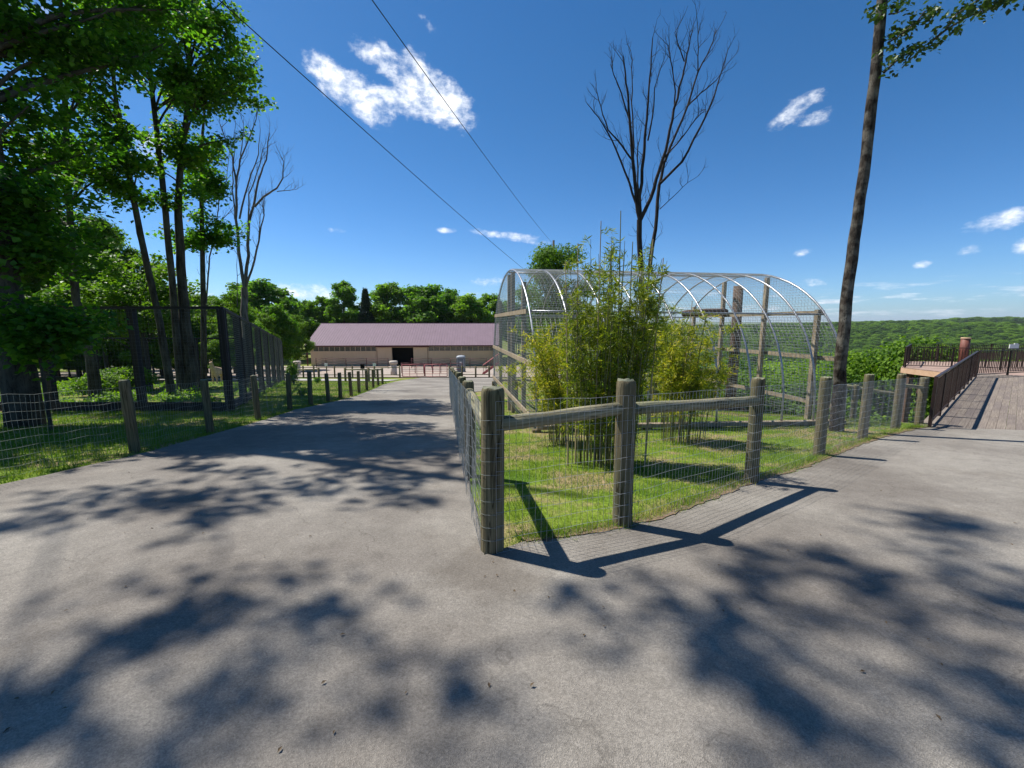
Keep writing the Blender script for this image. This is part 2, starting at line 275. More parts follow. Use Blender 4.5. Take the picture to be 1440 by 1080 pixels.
surf('terrace_board', (.26, .18, .145), (.38, .27, .22), 6, (.3, 1, 1), .8, .2)
surf('fascia', (.50, .31, .19), (.60, .40, .26), 4, (.2, 1, 1), .8, .2)
surf('plastic_grey', (.13, .16, .19), (.16, .19, .22), 2, rough=.5, bump=0)
surf('plastic_light', (.28, .31, .34), (.34, .37, .40), 2, rough=.5, bump=0)
surf('white_paint', (.72, .72, .70), (.8, .8, .78), 4, rough=.6, bump=0)
surf('stone_pale', (.42, .36, .30), (.58, .52, .45), 6, (1, 1, .4), .9, .4)
surf('barrel_brown', (.13, .045, .03), (.22, .085, .06), 6, (1, 1, .2), .6, .2)
surf('fleece', (.42, .28, .18), (.62, .46, .33), 14, rough=.95, bump=.8, bscale=30, dist=.02)
surf('cable', (.012, .012, .013), (.02, .02, .02), 4, rough=.6, bump=0)
surf('rusty', (.20, .09, .05), (.30, .16, .09), 10, rough=.8, bump=.2)
surf('fallen_leaf', (.07, .045, .025), (.17, .12, .07), 20, rough=.8, bump=0)
surf('culm', (.045, .050, .018), (.20, .19, .07), 10, (1, 1, .2), .45, 0, spec=.4)
surf('culm_dry', (.26, .20, .11), (.42, .33, .19), 10, (1, 1, .2), .6, 0)
leafmat('leaf_maple', (.035, .115, .014), (.12, .26, .020), (.22, .33, .025), .6)
leafmat('leaf_backlit_dark', (.018, .045, .010), (.05, .10, .014), None, .22)  # darker leaf green: the backlit silhouette look is put into the colour
leafmat('leaf_wood', (.050, .125, .012), (.15, .26, .018), (.24, .33, .02), .55)
leafmat('leaf_line', (.075, .17, .016), (.19, .33, .024), (.26, .37, .03), .58, .6)
leafmat('leaf_conifer', (.016, .042, .018), (.036, .075, .026), None, .12, .6)
leafmat('leaf_valley', (.050, .125, .006), (.16, .27, .012), (.22, .32, .02), .38, .7, var=.38)
leafmat('leaf_bamboo', (.055, .125, .010), (.38, .40, .025), (.60, .50, .06), .45, .45, (1.25, 1.3, .4))
leafmat('leaf_bright', (.06, .14, .012), (.13, .23, .022), None, .45)
leafmat('blade', (.075, .145, .010), (.20, .29, .020), (.42, .38, .12), .35, .55, (1.3, 1.5, .4))
leafmat('blade_far', (.06, .13, .010), (.14, .23, .018), (.24, .26, .06), .3, .6, (1.3, 1.5, .4))

# ------------------------------------------------------------------ mesh helpers
class Geo:
    def __init__(s): s.v = []; s.q = []; s.t = []; s.n = 0; s.ti = []
    def add(s, V, Q=None, T=None, tint=None):
        V = np.asarray(V, float).reshape(-1, 3)
        if Q is not None and len(Q): s.q.append(np.asarray(Q, int).reshape(-1, 4) + s.n)
        if T is not None and len(T): s.t.append(np.asarray(T, int).reshape(-1, 3) + s.n)
        s.v.append(V); s.ti.append(np.zeros(len(V)) if tint is None else np.asarray(tint, float)); s.n += len(V); return s
    def box(s, c, d, rz=0, ax=None, taper=1.0):
        """box with centre c and size d; ax: (3x3) axes rows"""
        d = np.array(d) / 2
        P = np.array([[-1, -1, -1], [1, -1, -1], [1, 1, -1], [-1, 1, -1], [-1, -1, 1], [1, -1, 1], [1, 1, 1], [-1, 1, 1]], float)
        P[4:, :2] *= taper
        P = P * d
        if ax is not None: P = P @ np.array(ax, float)
        elif rz: c_, s_ = math.cos(rz), math.sin(rz); P = P @ np.array([[c_, s_, 0], [-s_, c_, 0], [0, 0, 1]])
        return s.add(P + np.array(c, float), [[0, 3, 2, 1], [4, 5, 6, 7], [0, 1, 5, 4], [1, 2, 6, 5], [2, 3, 7, 6], [3, 0, 4, 7]])
    def beam(s, a, b, w, h):
        """rectangular beam from a to b, w wide, h tall"""
        a = np.array(a, float); b = np.array(b, float); L_ = np.linalg.norm(b - a); x = (b - a) / L_
        u = np.array([0, 0, 1.]) if abs(x[2]) < .9 else np.array([0, 1., 0]); y = np.cross(u, x); y /= np.linalg.norm(y); z = np.cross(x, y)
        return s.box((a + b) / 2, (L_, w, h), ax=[x, y, z])
    def tube(s, P, r, k=8, cap=True, rough=0):
        P = np.asarray(P, float); n = len(P); r = np.full(n, r) if np.isscalar(r) else np.asarray(r, float)
        T = np.gradient(P, axis=0); T /= np.linalg.norm(T, axis=1)[:, None] + 1e-9
        ref = np.array([0, 1., 0.]) if abs(T[:, 1]).mean() < .8 else np.array([1., 0, 0])
        U = np.cross(T, ref); U /= np.linalg.norm(U, axis=1)[:, None] + 1e-9; B = np.cross(T, U)
        a = np.arange(k) * 2 * math.pi / k
        rr = r[:, None] * (1 + (rough * R.standard_normal((n, k)) if rough else 0))
        V = P[:, None] + rr[..., None] * (np.cos(a)[None, :, None] * U[:, None] + np.sin(a)[None, :, None] * B[:, None])
        i = np.arange(n - 1)[:, None] * k; j = np.arange(k)[None]; j2 = (j + 1) % k
        Q = np.stack([i + j, i + j2, i + k + j2, i + k + j], -1).reshape(-1, 4)
        V = V.reshape(-1, 3); Tn = []
        if cap:
            V = np.vstack([V, P[0], P[-1]]); c0 = n * k
            for q in range(k): Tn += [[c0, (q + 1) % k, q], [c0 + 1, (n - 1) * k + q, (n - 1) * k + (q + 1) % k]]
        return s.add(V, Q, Tn)
    def wires(s, A, B, r):
        """many straight thin wires at once, three-sided"""
        A = np.asarray(A, float); B = np.asarray(B, float); d = B - A; d /= np.linalg.norm(d, axis=1)[:, None] + 1e-9
        ref = np.where(np.abs(d[:, 2:3]) > .8, np.array([[0, 1., 0]]), np.array([[0, 0, 1.]]))
        U = np.cross(d, ref); U /= np.linalg.norm(U, axis=1)[:, None] + 1e-9; C = np.cross(d, U); m = len(A)
        V = np.empty((m, 6, 3))
        for k in range(3):
            a = k * 2 * math.pi / 3; o = (math.cos(a) * U + math.sin(a) * C) * r
            V[:, k] = A + o; V[:, 3 + k] = B + o
        b = np.arange(m)[:, None] * 6
        Q = np.concatenate([b + np.array([[0, 1, 4, 3]]), b + np.array([[1, 2, 5, 4]]), b + np.array([[2, 0, 3, 5]])])
        return s.add(V.reshape(-1, 3), Q)
    def leaves(s, C, size, nrm=None, aspect=.62, flat=.5, fold=.12, tint=None, direc=None, droop=0):
        """one folded four-cornered leaf at each point of C"""
        C = np.asarray(C, float); m = len(C)
        if m == 0: return s
        nr = R.standard_normal((m, 3))
        if nrm is not None: nr = nr * flat + nrm
        nr /= np.linalg.norm(nr, axis=1)[:, None] + 1e-9
        d = R.standard_normal((m, 3)) if direc is None else np.asarray(direc, float)
        d = d - nr * (d * nr).sum(1)[:, None]; d[:, 2] -= droop; d /= np.linalg.norm(d, axis=1)[:, None] + 1e-9
        sd = np.cross(nr, d); sd /= np.linalg.norm(sd, axis=1)[:, None] + 1e-9
        sz = (size * (.65 + .7 * R.random(m)))[:, None] if np.isscalar(size) else size[:, None]
        V = np.empty((m, 4, 3)); w = sz * aspect * .5
        V[:, 0] = C; V[:, 1] = C + d * sz * .45 + sd * w + nr * sz * fold; V[:, 2] = C + d * sz; V[:, 3] = C + d * sz * .45 - sd * w + nr * sz * fold
        Q = np.arange(m * 4).reshape(m, 4)
        t = R.random(m) if tint is None else np.clip(tint, 0, 1)
        return s.add(V.reshape(-1, 3), Q, tint=np.repeat(t, 4))
    def mesh(s, name, mat, smooth=False, off=(0, 0, 0), use_tint=False):
        V = np.concatenate(s.v) - np.array(off); me = bpy.data.meshes.new(name)
        q = np.concatenate(s.q) if s.q else np.zeros((0, 4), int); t = np.concatenate(s.t) if s.t else np.zeros((0, 3), int)
        me.vertices.add(len(V)); me.vertices.foreach_set('co', V.ravel())
        me.loops.add(q.size + t.size); me.loops.foreach_set('vertex_index', np.concatenate([q.ravel(), t.ravel()]))
        me.polygons.add(len(q) + len(t))
        me.polygons.foreach_set('loop_start', np.concatenate([np.arange(len(q)) * 4, q.size + np.arange(len(t)) * 3]))
        me.polygons.foreach_set('use_smooth', np.full(len(q) + len(t), bool(smooth)))
        if use_tint:
            a = me.attributes.new('tint', 'FLOAT', 'POINT'); a.data.foreach_set('value', np.concatenate(s.ti))
        me.update(calc_edges=True); me.materials.append(MAT[mat]) if isinstance(mat, str) else me.materials.append(mat)
        return me
def obj(name, me, parent=None, loc=(0, 0, 0), rot=None, scale=None):
    o = bpy.data.objects.new(name, me); COL.objects.link(o); o.location = loc
    if rot is not None: o.rotation_euler = rot
    if scale is not None: o.scale = scale
    if parent: o.parent = parent
    return o
def tag(o, label=None, cat=None, group=None, kind=None):
    if label: o['label'] = label
    if cat: o['category'] = cat
    if group: o['group'] = group
    if kind: o['kind'] = kind
    return o
def thing(name, label, cat, loc=(0, 0, 0), rz=0, group=None):
    o = bpy.data.objects.new(name, None); COL.objects.link(o); o.location = loc; o.rotation_euler = (0, 0, rz); o.empty_display_size = .2
    return tag(o, label, cat, group)
def part(name, g, mat, root, smooth=False, tint=False, kind=None):
    """geometry given in world space becomes a part of root (root not rotated)"""
    o = obj(name, g.mesh(name, mat, smooth, tuple(root.matrix_basis.translation) if root.parent is None else tuple(root['org']), tint), root)
    o['org'] = list(root.matrix_basis.translation) if root.parent is None else list(root['org'])
    if kind: o['kind'] = kind
    return o
def cleanup_org():
    for o in bpy.data.objects:
        if 'org' in o: del o['org']

# ------------------------------------------------------------------ ground sheet, road, yard
def in_poly(x, y, P):
    P = np.asarray(P); c = np.zeros(np.shape(x), bool); j = len(P) - 1
    for i in range(len(P)):
        xi, yi = P[i]; xj, yj = P[j]
        c ^= ((yi > y) != (yj > y)) & (x < (xj - xi) * (y - yi) / (yj - yi + 1e-12) + xi); j = i
    return c
def sheet(name, poly, mat, lift, step, kind='structure', jag=0):
    """a sheet inside poly that follows the ground, `lift` above it"""
    P = []
    for i in range(len(poly)):
        a = np.array(poly[i]); b = np.array(poly[(i + 1) % len(poly)]); k = max(1, int(np.linalg.norm(b - a) / (step * .6)))
        for j in range(k):
            q = a + (b - a) * j / k
            P.append(q + (R.standard_normal(2) * jag if jag and (i + j) else 0))
    P = np.array(P); lo = P.min(0); hi = P.max(0)
    X, Y = np.meshgrid(np.arange(lo[0], hi[0], step), np.arange(lo[1], hi[1], step)); X = X.ravel() + .13 * step; Y = Y.ravel() + .17 * step
    k = in_poly(X, Y, P); pts = [Vector(p) for p in P] + [Vector((x, y)) for x, y in zip(X[k], Y[k])]
    n_ = len(P); vs, _, fs, *_ = geometry.delaunay_2d_cdt(pts, [(i, (i + 1) % n_) for i in range(n_)], [list(range(n_))], 1, 1e-5)
    vs = np.array([[v.x, v.y] for v in vs]); V = np.column_stack([vs, terr(vs[:, 0], vs[:, 1]) + lift])
    g = Geo(); g.add(V, T=[f[:] if True else f for f in fs if len(f) == 3])
    o = obj(name, g.mesh(name, mat, True)); o['kind'] = kind
    return o
def xy(v): return (v.x, v.y)
LF = [(-6.4, 2.6), (-6.1, 4.6)] + [xy(G(*p)) for p in ((190, 636), (296, 608), (363, 590), (408, 576), (437, 570), (462, 565), (479, 561), (494, 557), (505, 553), (516, 549), (525, 545.5), (532, 542), (538, 540))]
def nl(D): return .30 - .16 * D                          # line of the fence beside the road
left_edge = [(-7.2, -8), (-6.6, 0), (-6.15, 3)] + [(x + .22, y - .1) for x, y in LF[1:]] + [(-8.6, 33), (-8.2, 38.5)]
right_edge = [(-1.2, 38.5), (-.9, 30), (-1.2, 21), (nl(18.4), 18.6), (nl(14) - .01, 14), (nl(10) - .02, 10), (nl(6) - .02, 6), (-.20, 2.93)]
path_edge = [xy(G(*p)) for p in ((735, 762), (800, 756), (880, 741), (945, 722), (1000, 702), (1060, 676), (1110, 664), (1150, 650), (1200, 628), (1240, 615), (1290, 603), (1306, 600))]
ROAD = left_edge + right_edge + path_edge + [(10.7, 8.5), (14.5, 7.4), (17, 3), (17, -8)]
sheet('road', ROAD, 'asphalt', .012, .5, jag=.012)
YARD = [(-48, 38.7), (-8.3, 38.7), (-5.2, 38.7), (7, 38.7), (9, 60), (9, 72), (-60, 74), (-60, 45)]
sheet('gravel_yard', YARD, 'gravel', .07, 2.5)
sheet('yard_lane', [(-17.5, 32.2), (-9.2, 31.2), (-8.9, 33.5), (-18, 35.4), (-30, 36.6), (-30, 33.8)], 'concrete_road', .04, 1.2)
soil = [(x + .03, y - .035 + .02 * math.sin(i_ * 2.1)) for i_, (x, y) in enumerate(path_edge)] + [(x - .06 - .05 * math.sin(i_ * 1.7), y + .11 + .05 * math.cos(i_ * 2.3)) for i_, (x, y) in reversed(list(enumerate(path_edge)))]
surf('soil', (.11, .075, .045), (.24, .17, .11), 30, rough=.95, bump=.8, bscale=60, coord='Position')
sheet('soil_strip', soil, 'soil', .02, .12, jag=.016)
# ground: polar sheet out to the horizon
th = np.radians(np.concatenate([np.arange(-60, 60, .75), np.arange(60, 300, 6)])); rr = np.concatenate([np.linspace(.4, 12, 59), 12 * 1.045 ** np.arange(1, 165)])
rr = rr[rr < 15000]; TT, RR_ = np.meshgrid(th, rr); X = RR_ * np.sin(TT); Y = RR_ * np.cos(TT)
Z = terr(X, Y); Z = np.where(in_poly(X, Y, ROAD), Z - .03, Z)
V = np.column_stack([X.ravel(), Y.ravel(), Z.ravel()]); nr_, nt_ = X.shape; V = np.vstack([V, [0, 0, -.03]])
i = np.arange(nr_ - 1)[:, None] * nt_; j = np.arange(nt_)[None]; j2 = (j + 1) % nt_
g = Geo(); g.add(V, np.stack([i + j, i + j2, i + nt_ + j2, i + nt_ + j], -1).reshape(-1, 4)[:, ::-1], [[nr_ * nt_, q, (q + 1) % nt_] for q in range(nt_)])
tag(obj('ground', g.mesh('ground', 'ground', True)), kind='structure')

# ------------------------------------------------------------------ grass
def blades(name, X, Y, h, w, mat, lean=.5, tint=None):
    m = len(X); Z = terr(X, Y); hh = h * (.5 + .9 * R.random(m)); a = R.random(m) * 6.283; dx = np.cos(a) * w; dy = np.sin(a) * w
    b = R.standard_normal((m, 2)) * (hh * lean)[:, None]
    V = np.empty((m, 3, 3)); V[:, 0] = np.column_stack([X - dx, Y - dy, Z - .01]); V[:, 1] = np.column_stack([X + dx, Y + dy, Z - .01]); V[:, 2] = np.column_stack([X + b[:, 0], Y + b[:, 1], Z + hh])
    g = Geo(); t = np.clip(R.random(m) * .75 + .35 * (wob(X, Y, .35) > .55) + .1, 0, 1) if tint is None else tint
    g.add(V.reshape(-1, 3), T=np.arange(m * 3).reshape(m, 3), tint=np.repeat(t, 3))
    o = obj(name, g.mesh(name, mat, False, (0, 0, 0), True)); return o
def scatter(poly, n_, jit=0):
    P = np.array(poly); lo = P.min(0); hi = P.max(0); X = lo[0] + R.random(n_) * (hi[0] - lo[0]); Y = lo[1] + R.random(n_) * (hi[1] - lo[1])
    k = in_poly(X, Y, P); return X[k], Y[k]
lawn = [(-.05, 2.98)] + [(x, y + .03) for x, y in path_edge] + [(9.3, 12.5), (3, 15), (-1.6, 15), (nl(9) + .1, 9), (nl(5) + .08, 5)]
X, Y = scatter(lawn, 330000)
bare = (wob(X * 1.0 + 3, Y, .55) + wob(X, Y, .21) * .5 > .42) & (R.random(len(X)) < .62)
straw = wob(X * 1.3, Y * 1.1 + 2, .8) + .5 * wob(X, Y, .17)
keep = (R.random(len(X)) < np.clip(5.5 / (Y + X * .2), .15, 1)) & ~bare
Xt = np.clip(R.random(len(X)) * .7 + .55 * (straw > .3) * R.random(len(X)) + .08, 0, 1)
tag(blades('lawn_grass', X[keep], Y[keep], .040, .0032, 'blade', tint=Xt[keep]), 'short patchy green grass growing inside the fence corner', 'grass', kind='stuff')
# ragged grass edge along the path
E = np.array(path_edge); idx = R.integers(0, len(E) - 1, 9000); t = R.random(9000)[:, None]; P = E[idx] * (1 - t) + E[idx + 1] * t + R.standard_normal((9000, 2)) * [.05, .04] + [-.02, .05]
tag(blades('edge_grass', P[:, 0], P[:, 1], .06, .004, 'blade', .7), 'ragged grass tufts creeping over the edge of the path', 'grass', kind='stuff')
verge = [(-6.3, 1.0), (-6.05, 3.2)] + [(x + .2, y) for x, y in LF[1:]] + [(-8.9, 31), (-17, 31), (-16.5, 29), (-8.6, 12.2), (-14, 12.3), (-14, 3)]
X, Y = scatter(verge, 260000); keep = R.random(len(X)) < np.clip(8 / Y, .1, 1)
tag(blades('verge_grass', X[keep], Y[keep], .07, .006, 'blade_far'), 'mown green verge between the wire fence and black enclosure', 'grass', kind='stuff')
# undergrowth inside the black enclosure
X, Y = scatter([(-13.5, 12.4), (-8.3, 12.4), (-14.5, 27), (-30, 27), (-26, 12.4)], 90000)
dens_ = wob(X, Y, 1.1) + .8 * wob(X + 4, Y, .4); k = dens_ > -.3; X = X[k]; Y = Y[k]; hgt = np.clip(.12 + .16 * dens_[k], .05, .45) * R.random(len(X))
g = Geo(); g.leaves(np.column_stack([X, Y, terr(X, Y) + hgt]), .11, np.tile([0, -.2, 1.], (len(X), 1)), .6, .6, tint=np.clip(.3 + .5 * R.random(len(X)) + .2 * hgt, 0, 1))
tag(obj('undergrowth', g.mesh('undergrowth', 'leaf_wood', use_tint=True)), 'low leafy undergrowth carpeting the ground inside black enclosure', 'undergrowth', kind='stuff')

# ------------------------------------------------------------------ posts and wire fences
def post_mesh(name, r, h, mat, seed, k=18):
    q = np.random.default_rng(seed); g = Geo(); rings = [0, .03, .25, .5, .75, .955, .985, 1.0]; rad = [1.03, 1.02, 1.01, 1, .99, .985, .95, .86]
    a = np.arange(k) * 2 * math.pi / k; prof = 1 + .025 * np.sin(a * 2 + q.random() * 6) + .018 * q.standard_normal(k)
    V = []
    for zz, rd in zip(rings, rad):
        V.append(np.column_stack([np.cos(a) * r * rd * prof, np.sin(a) * r * rd * prof, np.full(k, zz * h - (.25 if zz == 0 else 0)) + (.004 * q.standard_normal(k) if zz > .95 else 0)]))
    V = np.vstack(V + [[[0, 0, h * 1.004]]]); n_ = len(rings); i = np.arange(n_ - 1)[:, None] * k; j = np.arange(k)[None]; j2 = (j + 1) % k
    g.add(V, np.stack([i + j, i + j2, i + k + j2, i + k + j], -1).reshape(-1, 4), [[(n_ - 1) * k + w_, (n_ - 1) * k + (w_ + 1) % k, n_ * k] for w_ in range(k)])
    me = g.mesh(name, mat, True)
    me.materials.append(MAT['post_top'])
    for p_ in me.polygons:
        if len(p_.vertices) == 3: p_.material_index = 1; p_.use_smooth = False
    return me
PM = [post_mesh('post', .082, 1.0, 'post_wood', s) for s in (1, 2, 3, 4)]
def rail_between(root, a, b, r, name='rail', mat='rail_wood', sag=0):
    a = Vector(a); b = Vector(b); L_ = (b - a).length; g = Geo(); n_ = 7
    P = [[L_ * i_ / (n_ - 1), 0, -sag * math.sin(math.pi * i_ / (n_ - 1)) + rnd.uniform(-.004, .004)] for i_ in range(n_)]
    g.tube(P, [r * (1 + rnd.uniform(-.05, .05)) for _ in P], 12, True, .015)
    o = obj(name, g.mesh(name, mat, True), root, a - Vector(root.location)); o.rotation_euler = (b - a).to_track_quat('X', 'Z').to_euler(); return o
def wire_bay(root, a, b, h0, h1, off, r=.0013, sv=.05, sh=.1, mat='wire', name='wire_mesh', wav=.006):
    """welded wire net between two ground points a, b; off = sideways offset vector"""
    a = np.array(a) + off; b = np.array(b) + off; L_ = np.linalg.norm((b - a)[:2]); nv = max(2, int(L_ / sv)); nh = int((h1 - h0) / sh) + 1
    U = np.linspace(0, 1, nv); H = np.linspace(h0, h1, nh); g = Geo(); nrm = np.array([-(b - a)[1], (b - a)[0], 0]); nrm /= np.linalg.norm(nrm)
    gr = np.array([[x, y] for x, y in (a[:2] + (b - a)[:2] * u for u in U)]); gz = terr(gr[:, 0], gr[:, 1])
    ph = rnd.random() * 6
    def pt(ui, h):
        w_ = wav * (np.sin(ui * .9 + ph) + np.sin(ui * .37 + h * 5 + ph)) * np.sin(np.pi * ui / max(1, nv - 1))
        z = gz[ui] + h + wav * .8 * np.sin(ui * .53 + h * 3 + ph)
        return np.stack([gr[ui, 0] + nrm[0] * w_, gr[ui, 1] + nrm[1] * w_, z], -1)
    ui = np.arange(nv); A = []; B = []
    hs_ = np.linspace(h0, h1, 4)
    for k_ in range(3): A.append(pt(ui, hs_[k_])); B.append(pt(ui, hs_[k_ + 1]))
    st = max(1, int(.3 / sv)); seg = np.arange(0, nv - 1, st); nx = np.minimum(seg + st, nv - 1)
    for h in H: A.append(pt(seg, h)); B.append(pt(nx, h))
    g.wires(np.concatenate(A), np.concatenate(B), r)
    return part(name, g, mat, root, kind='stuff')

# --- the corner fence in the middle
c0 = Vector((nl(2.99) + .03, 3.01, 0)); c0.z = tz(c0.x, c0.y)
fence = thing('post_and_wire_fence', 'weathered round-post fence with welded wire turning the grass corner in the middle', 'fence', c0)
run_r = [c0] + [Vector((*xy(G(x, y)), 0)) + Vector((0, .06, 0)) for x, y in ((877, 743), (1060, 681), (1155, 642), (1216, 618), (1262, 603), (1295, 599))]
tops_r = [1.245, 1.275, 1.24, 1.20, 1.20, 1.17, 1.08]
run_l = [Vector((nl(d), d, 0)) for d in (5.1, 7.0, 9.0, 11.2, 13.4, 15.6, 17.8)]
for v in run_r + run_l: v.z = tz(v.x, v.y)
for i_, v in enumerate(run_r + run_l):
    hgt_ = tops_r[i_] if i_ < len(run_r) else 1.20 - .01 * (i_ % 3)
    wid = 1.02 if i_ < 2 else (.92 if i_ < len(run_r) else .85)
    o = obj('post', PM[i_ % 4], fence, v - c0, (rnd.uniform(-.012, .012), rnd.uniform(-.012, .012), rnd.random() * 6), (wid, wid, hgt_))
def up(v, h): return Vector((v.x, v.y, v.z + h))
rail_between(fence, up(run_r[0], .975) + Vector((.05, 0, 0)), up(run_r[1], 1.04), .056)
rail_between(fence, up(run_r[1], 1.035), up(run_r[2], .985), .054, sag=.01)
rail_between(fence, up(run_r[5], .93), up(run_r[6], .86), .042)
rail_between(fence, up(run_r[0], .93) + Vector((-.02, .04, 0)), up(run_l[0], 1.06), .055)
for a, b, o_ in zip(run_r[:-1], run_r[1:], range(9)):
    d = (b - a).to_2d().normalized(); off = np.array([d.y, -d.x, 0]) * .088
    wire_bay(fence, a, b, .02, 1.15 if o_ < 3 else 1.08, off, .0014 if o_ < 3 else .0018)
for a, b in zip([run_r[0]] + run_l[:-1], run_l):
    d = (b - a).to_2d().normalized(); off = np.array([-d.y, d.x, 0]) * .088
    wire_bay(fence, a, b, .02, 1.14, off, .0016, wav=.014)
# tie wires stapled round the three nearest posts
g = Geo()
for v in run_r[:3]:
    for h in np.arange(.12, 1.08, .1):
        a_ = np.linspace(2.6, 6.6, 9) ; g.tube([[v.x + math.cos(t_) * .088, v.y + math.sin(t_) * .088, v.z + h + .004 * math.sin(t_ * 3)] for t_ in a_], .0011, 3, False)
part('tie_wire', g, 'wire_green', fence, kind='stuff')
# --- rail fence behind the leaning tree
b0, b1, b2 = gx(1150, 13.0), gx(1198, 11.3), gx(1257, 11.0)
f2 = thing('rail_fence', 'old single-rail fence behind the leaning tree by the wooden terrace', 'fence', b2)
for v, h in ((b1, 1.05), (b2, 1.08)): obj('post', PM[1], f2, v - b2, (0, 0, 1), (.85, .85, h))
rail_between(f2, up(b1, 1.02) + Vector((-.25, .1, 0)), up(b2, .98), .045)
# --- fence along the left side of the road
l0 = Vector((LF[1][0], LF[1][1], 0)); l0.z = tz(l0.x, l0.y)
lf = thing('roadside_fence', 'long fence of low round posts with green-grey wire along the left road edge', 'fence', l0)
lp = [Vector((x, y, tz(x, y))) for x, y in LF]
for i_, v in enumerate(lp): obj('post', PM[(i_ * 3 + 1) % 4], lf, v - l0, (rnd.uniform(-.025, .025), rnd.uniform(-.025, .025), rnd.random() * 6), (.84, .84, (1.12, 1.12, 1.15, 1.08, 1.1, 1.08)[i_ % 6] if i_ < 7 else 1.02))
for i_, (a, b) in enumerate(zip(lp[:-1], lp[1:])):
    d = (b - a).to_2d().normalized(); off = np.array([-d.y, d.x, 0]) * -.075
    wire_bay(lf, a, b, .03, 1.02, -off, .0017, sv=.05 if b.y < 14 else .1, mat='wire_green', wav=.016)

# ------------------------------------------------------------------ black enclosure at left
e0 = Vector((-8.1, 12.05, 0)); e0.z = tz(e0.x, e0.y)
en = thing('tall_enclosure', 'tall black timber enclosure with taut wires standing among the left trees', 'enclosure', e0)
front = [Vector((x, 12.05 + .02 * k, 0)) for k, x in enumerate((-8.1, -10.62, -13.2, -15.9, -18.5))]
side = [Vector((-8.1 - .45 * (d - 12.05), d, 0)) for d in (14.2, 16.4, 18.8, 21.4, 24.0, 26.6, 29.5)]
rear = [Vector((x, 21.5, 0)) for x in (-13.5, -15.9, -18.4, -21.0, -23.6, -26.5)]
for v in front + side + rear: v.z = tz(v.x, v.y)
def sq_post(root, v, h, w, mat, name='post'):
    g = Geo(); g.box((v.x, v.y, v.z + h / 2 - .1), (w, w, h + .2)); return part(name, g, mat, root)
HE = 2.9
for v in front + side: sq_post(en, v, HE, .165, 'black_wood')
for v in rear: sq_post(en, v, 2.6, .15, 'black_wood')
for chain in (front, [front[0]] + side):
    for a, b in zip(chain[:-1], chain[1:]):
        g = Geo(); g.beam(up(a, HE + .04), up(b, HE + .04), .1, .08); part('top_rail', g, 'black_wood', en)
        g = Geo(); g.beam(up(a, .16) + Vector((0, -.1, 0)), up(b, .16) + Vector((0, -.1, 0)), .05, .26); part('base_board', g, 'black_wood', en)
for a, b in zip(rear[:-1], rear[1:]):
    g = Geo(); g.beam(up(a, 2.62), up(b, 2.62), .09, .08); part('top_rail', g, 'black_wood', en)
for a, b in zip(front[:-1], front[1:]): wire_bay(en, a, b, .3, HE, np.array([0, -.1, 0]), .0016, .1, .1, 'wire_dark', wav=.004)
for a, b in zip([front[0]] + side[:-1], side): wire_bay(en, a, b, .1, HE, np.array([.09, 0, 0]), .0035, .15, .065, 'wire_dark', wav=.004)

# ------------------------------------------------------------------ aviary
AR = math.radians(9.0); ax_ = np.array([math.cos(AR), math.sin(AR), 0]); an_ = np.array([-math.sin(AR), math.cos(AR), 0])
R0 = np.array([-.08, 12.0, 0]); AR_R = 3.65; AL = 7.15; NH = 10
avr = Vector((R0[0], R0[1], tz(R0[0], R0[1])))
av = thing('aviary', 'half-round aviary of galvanised hoops covered in wire behind the bamboo', 'aviary', avr)
def spring_z(t): p_ = R0 + ax_ * t; return -.30 - .02 * t          # height where the hoops stand
APEX = 3.02
def hoop_pt(t, a, inset=0):
    """t along the ridge, a from 0 (near foot) to pi (far foot)"""
    c = R0 + ax_ * t; zb = spring_z(t); H_ = APEX - zb - inset; rr_ = AR_R - inset
    s_ = np.abs(np.sin(a)) ** .86
    return c + an_ * (-rr_ * np.cos(a)) + np.array([0, 0, zb + H_ * s_])
for k in range(NH):
    t_ = AL * k / (NH - 1); P = [hoop_pt(t_, a) for a in np.linspace(0, math.pi, 33)]
    P = [P[0] - np.array([0, 0, .12])] + P + [P[-1] - np.array([0, 0, .12])]
    g = Geo(); g.tube(P, .023, 8, True); part('hoop', g, 'galvanised', av, True)
for a_ in (math.pi / 2, math.radians(38), math.radians(142)):
    g = Geo(); g.tube([hoop_pt(t_, a_, .035) for t_ in np.linspace(0, AL, 8)], .02, 6); part('purlin', g, 'galvanised', av, True)
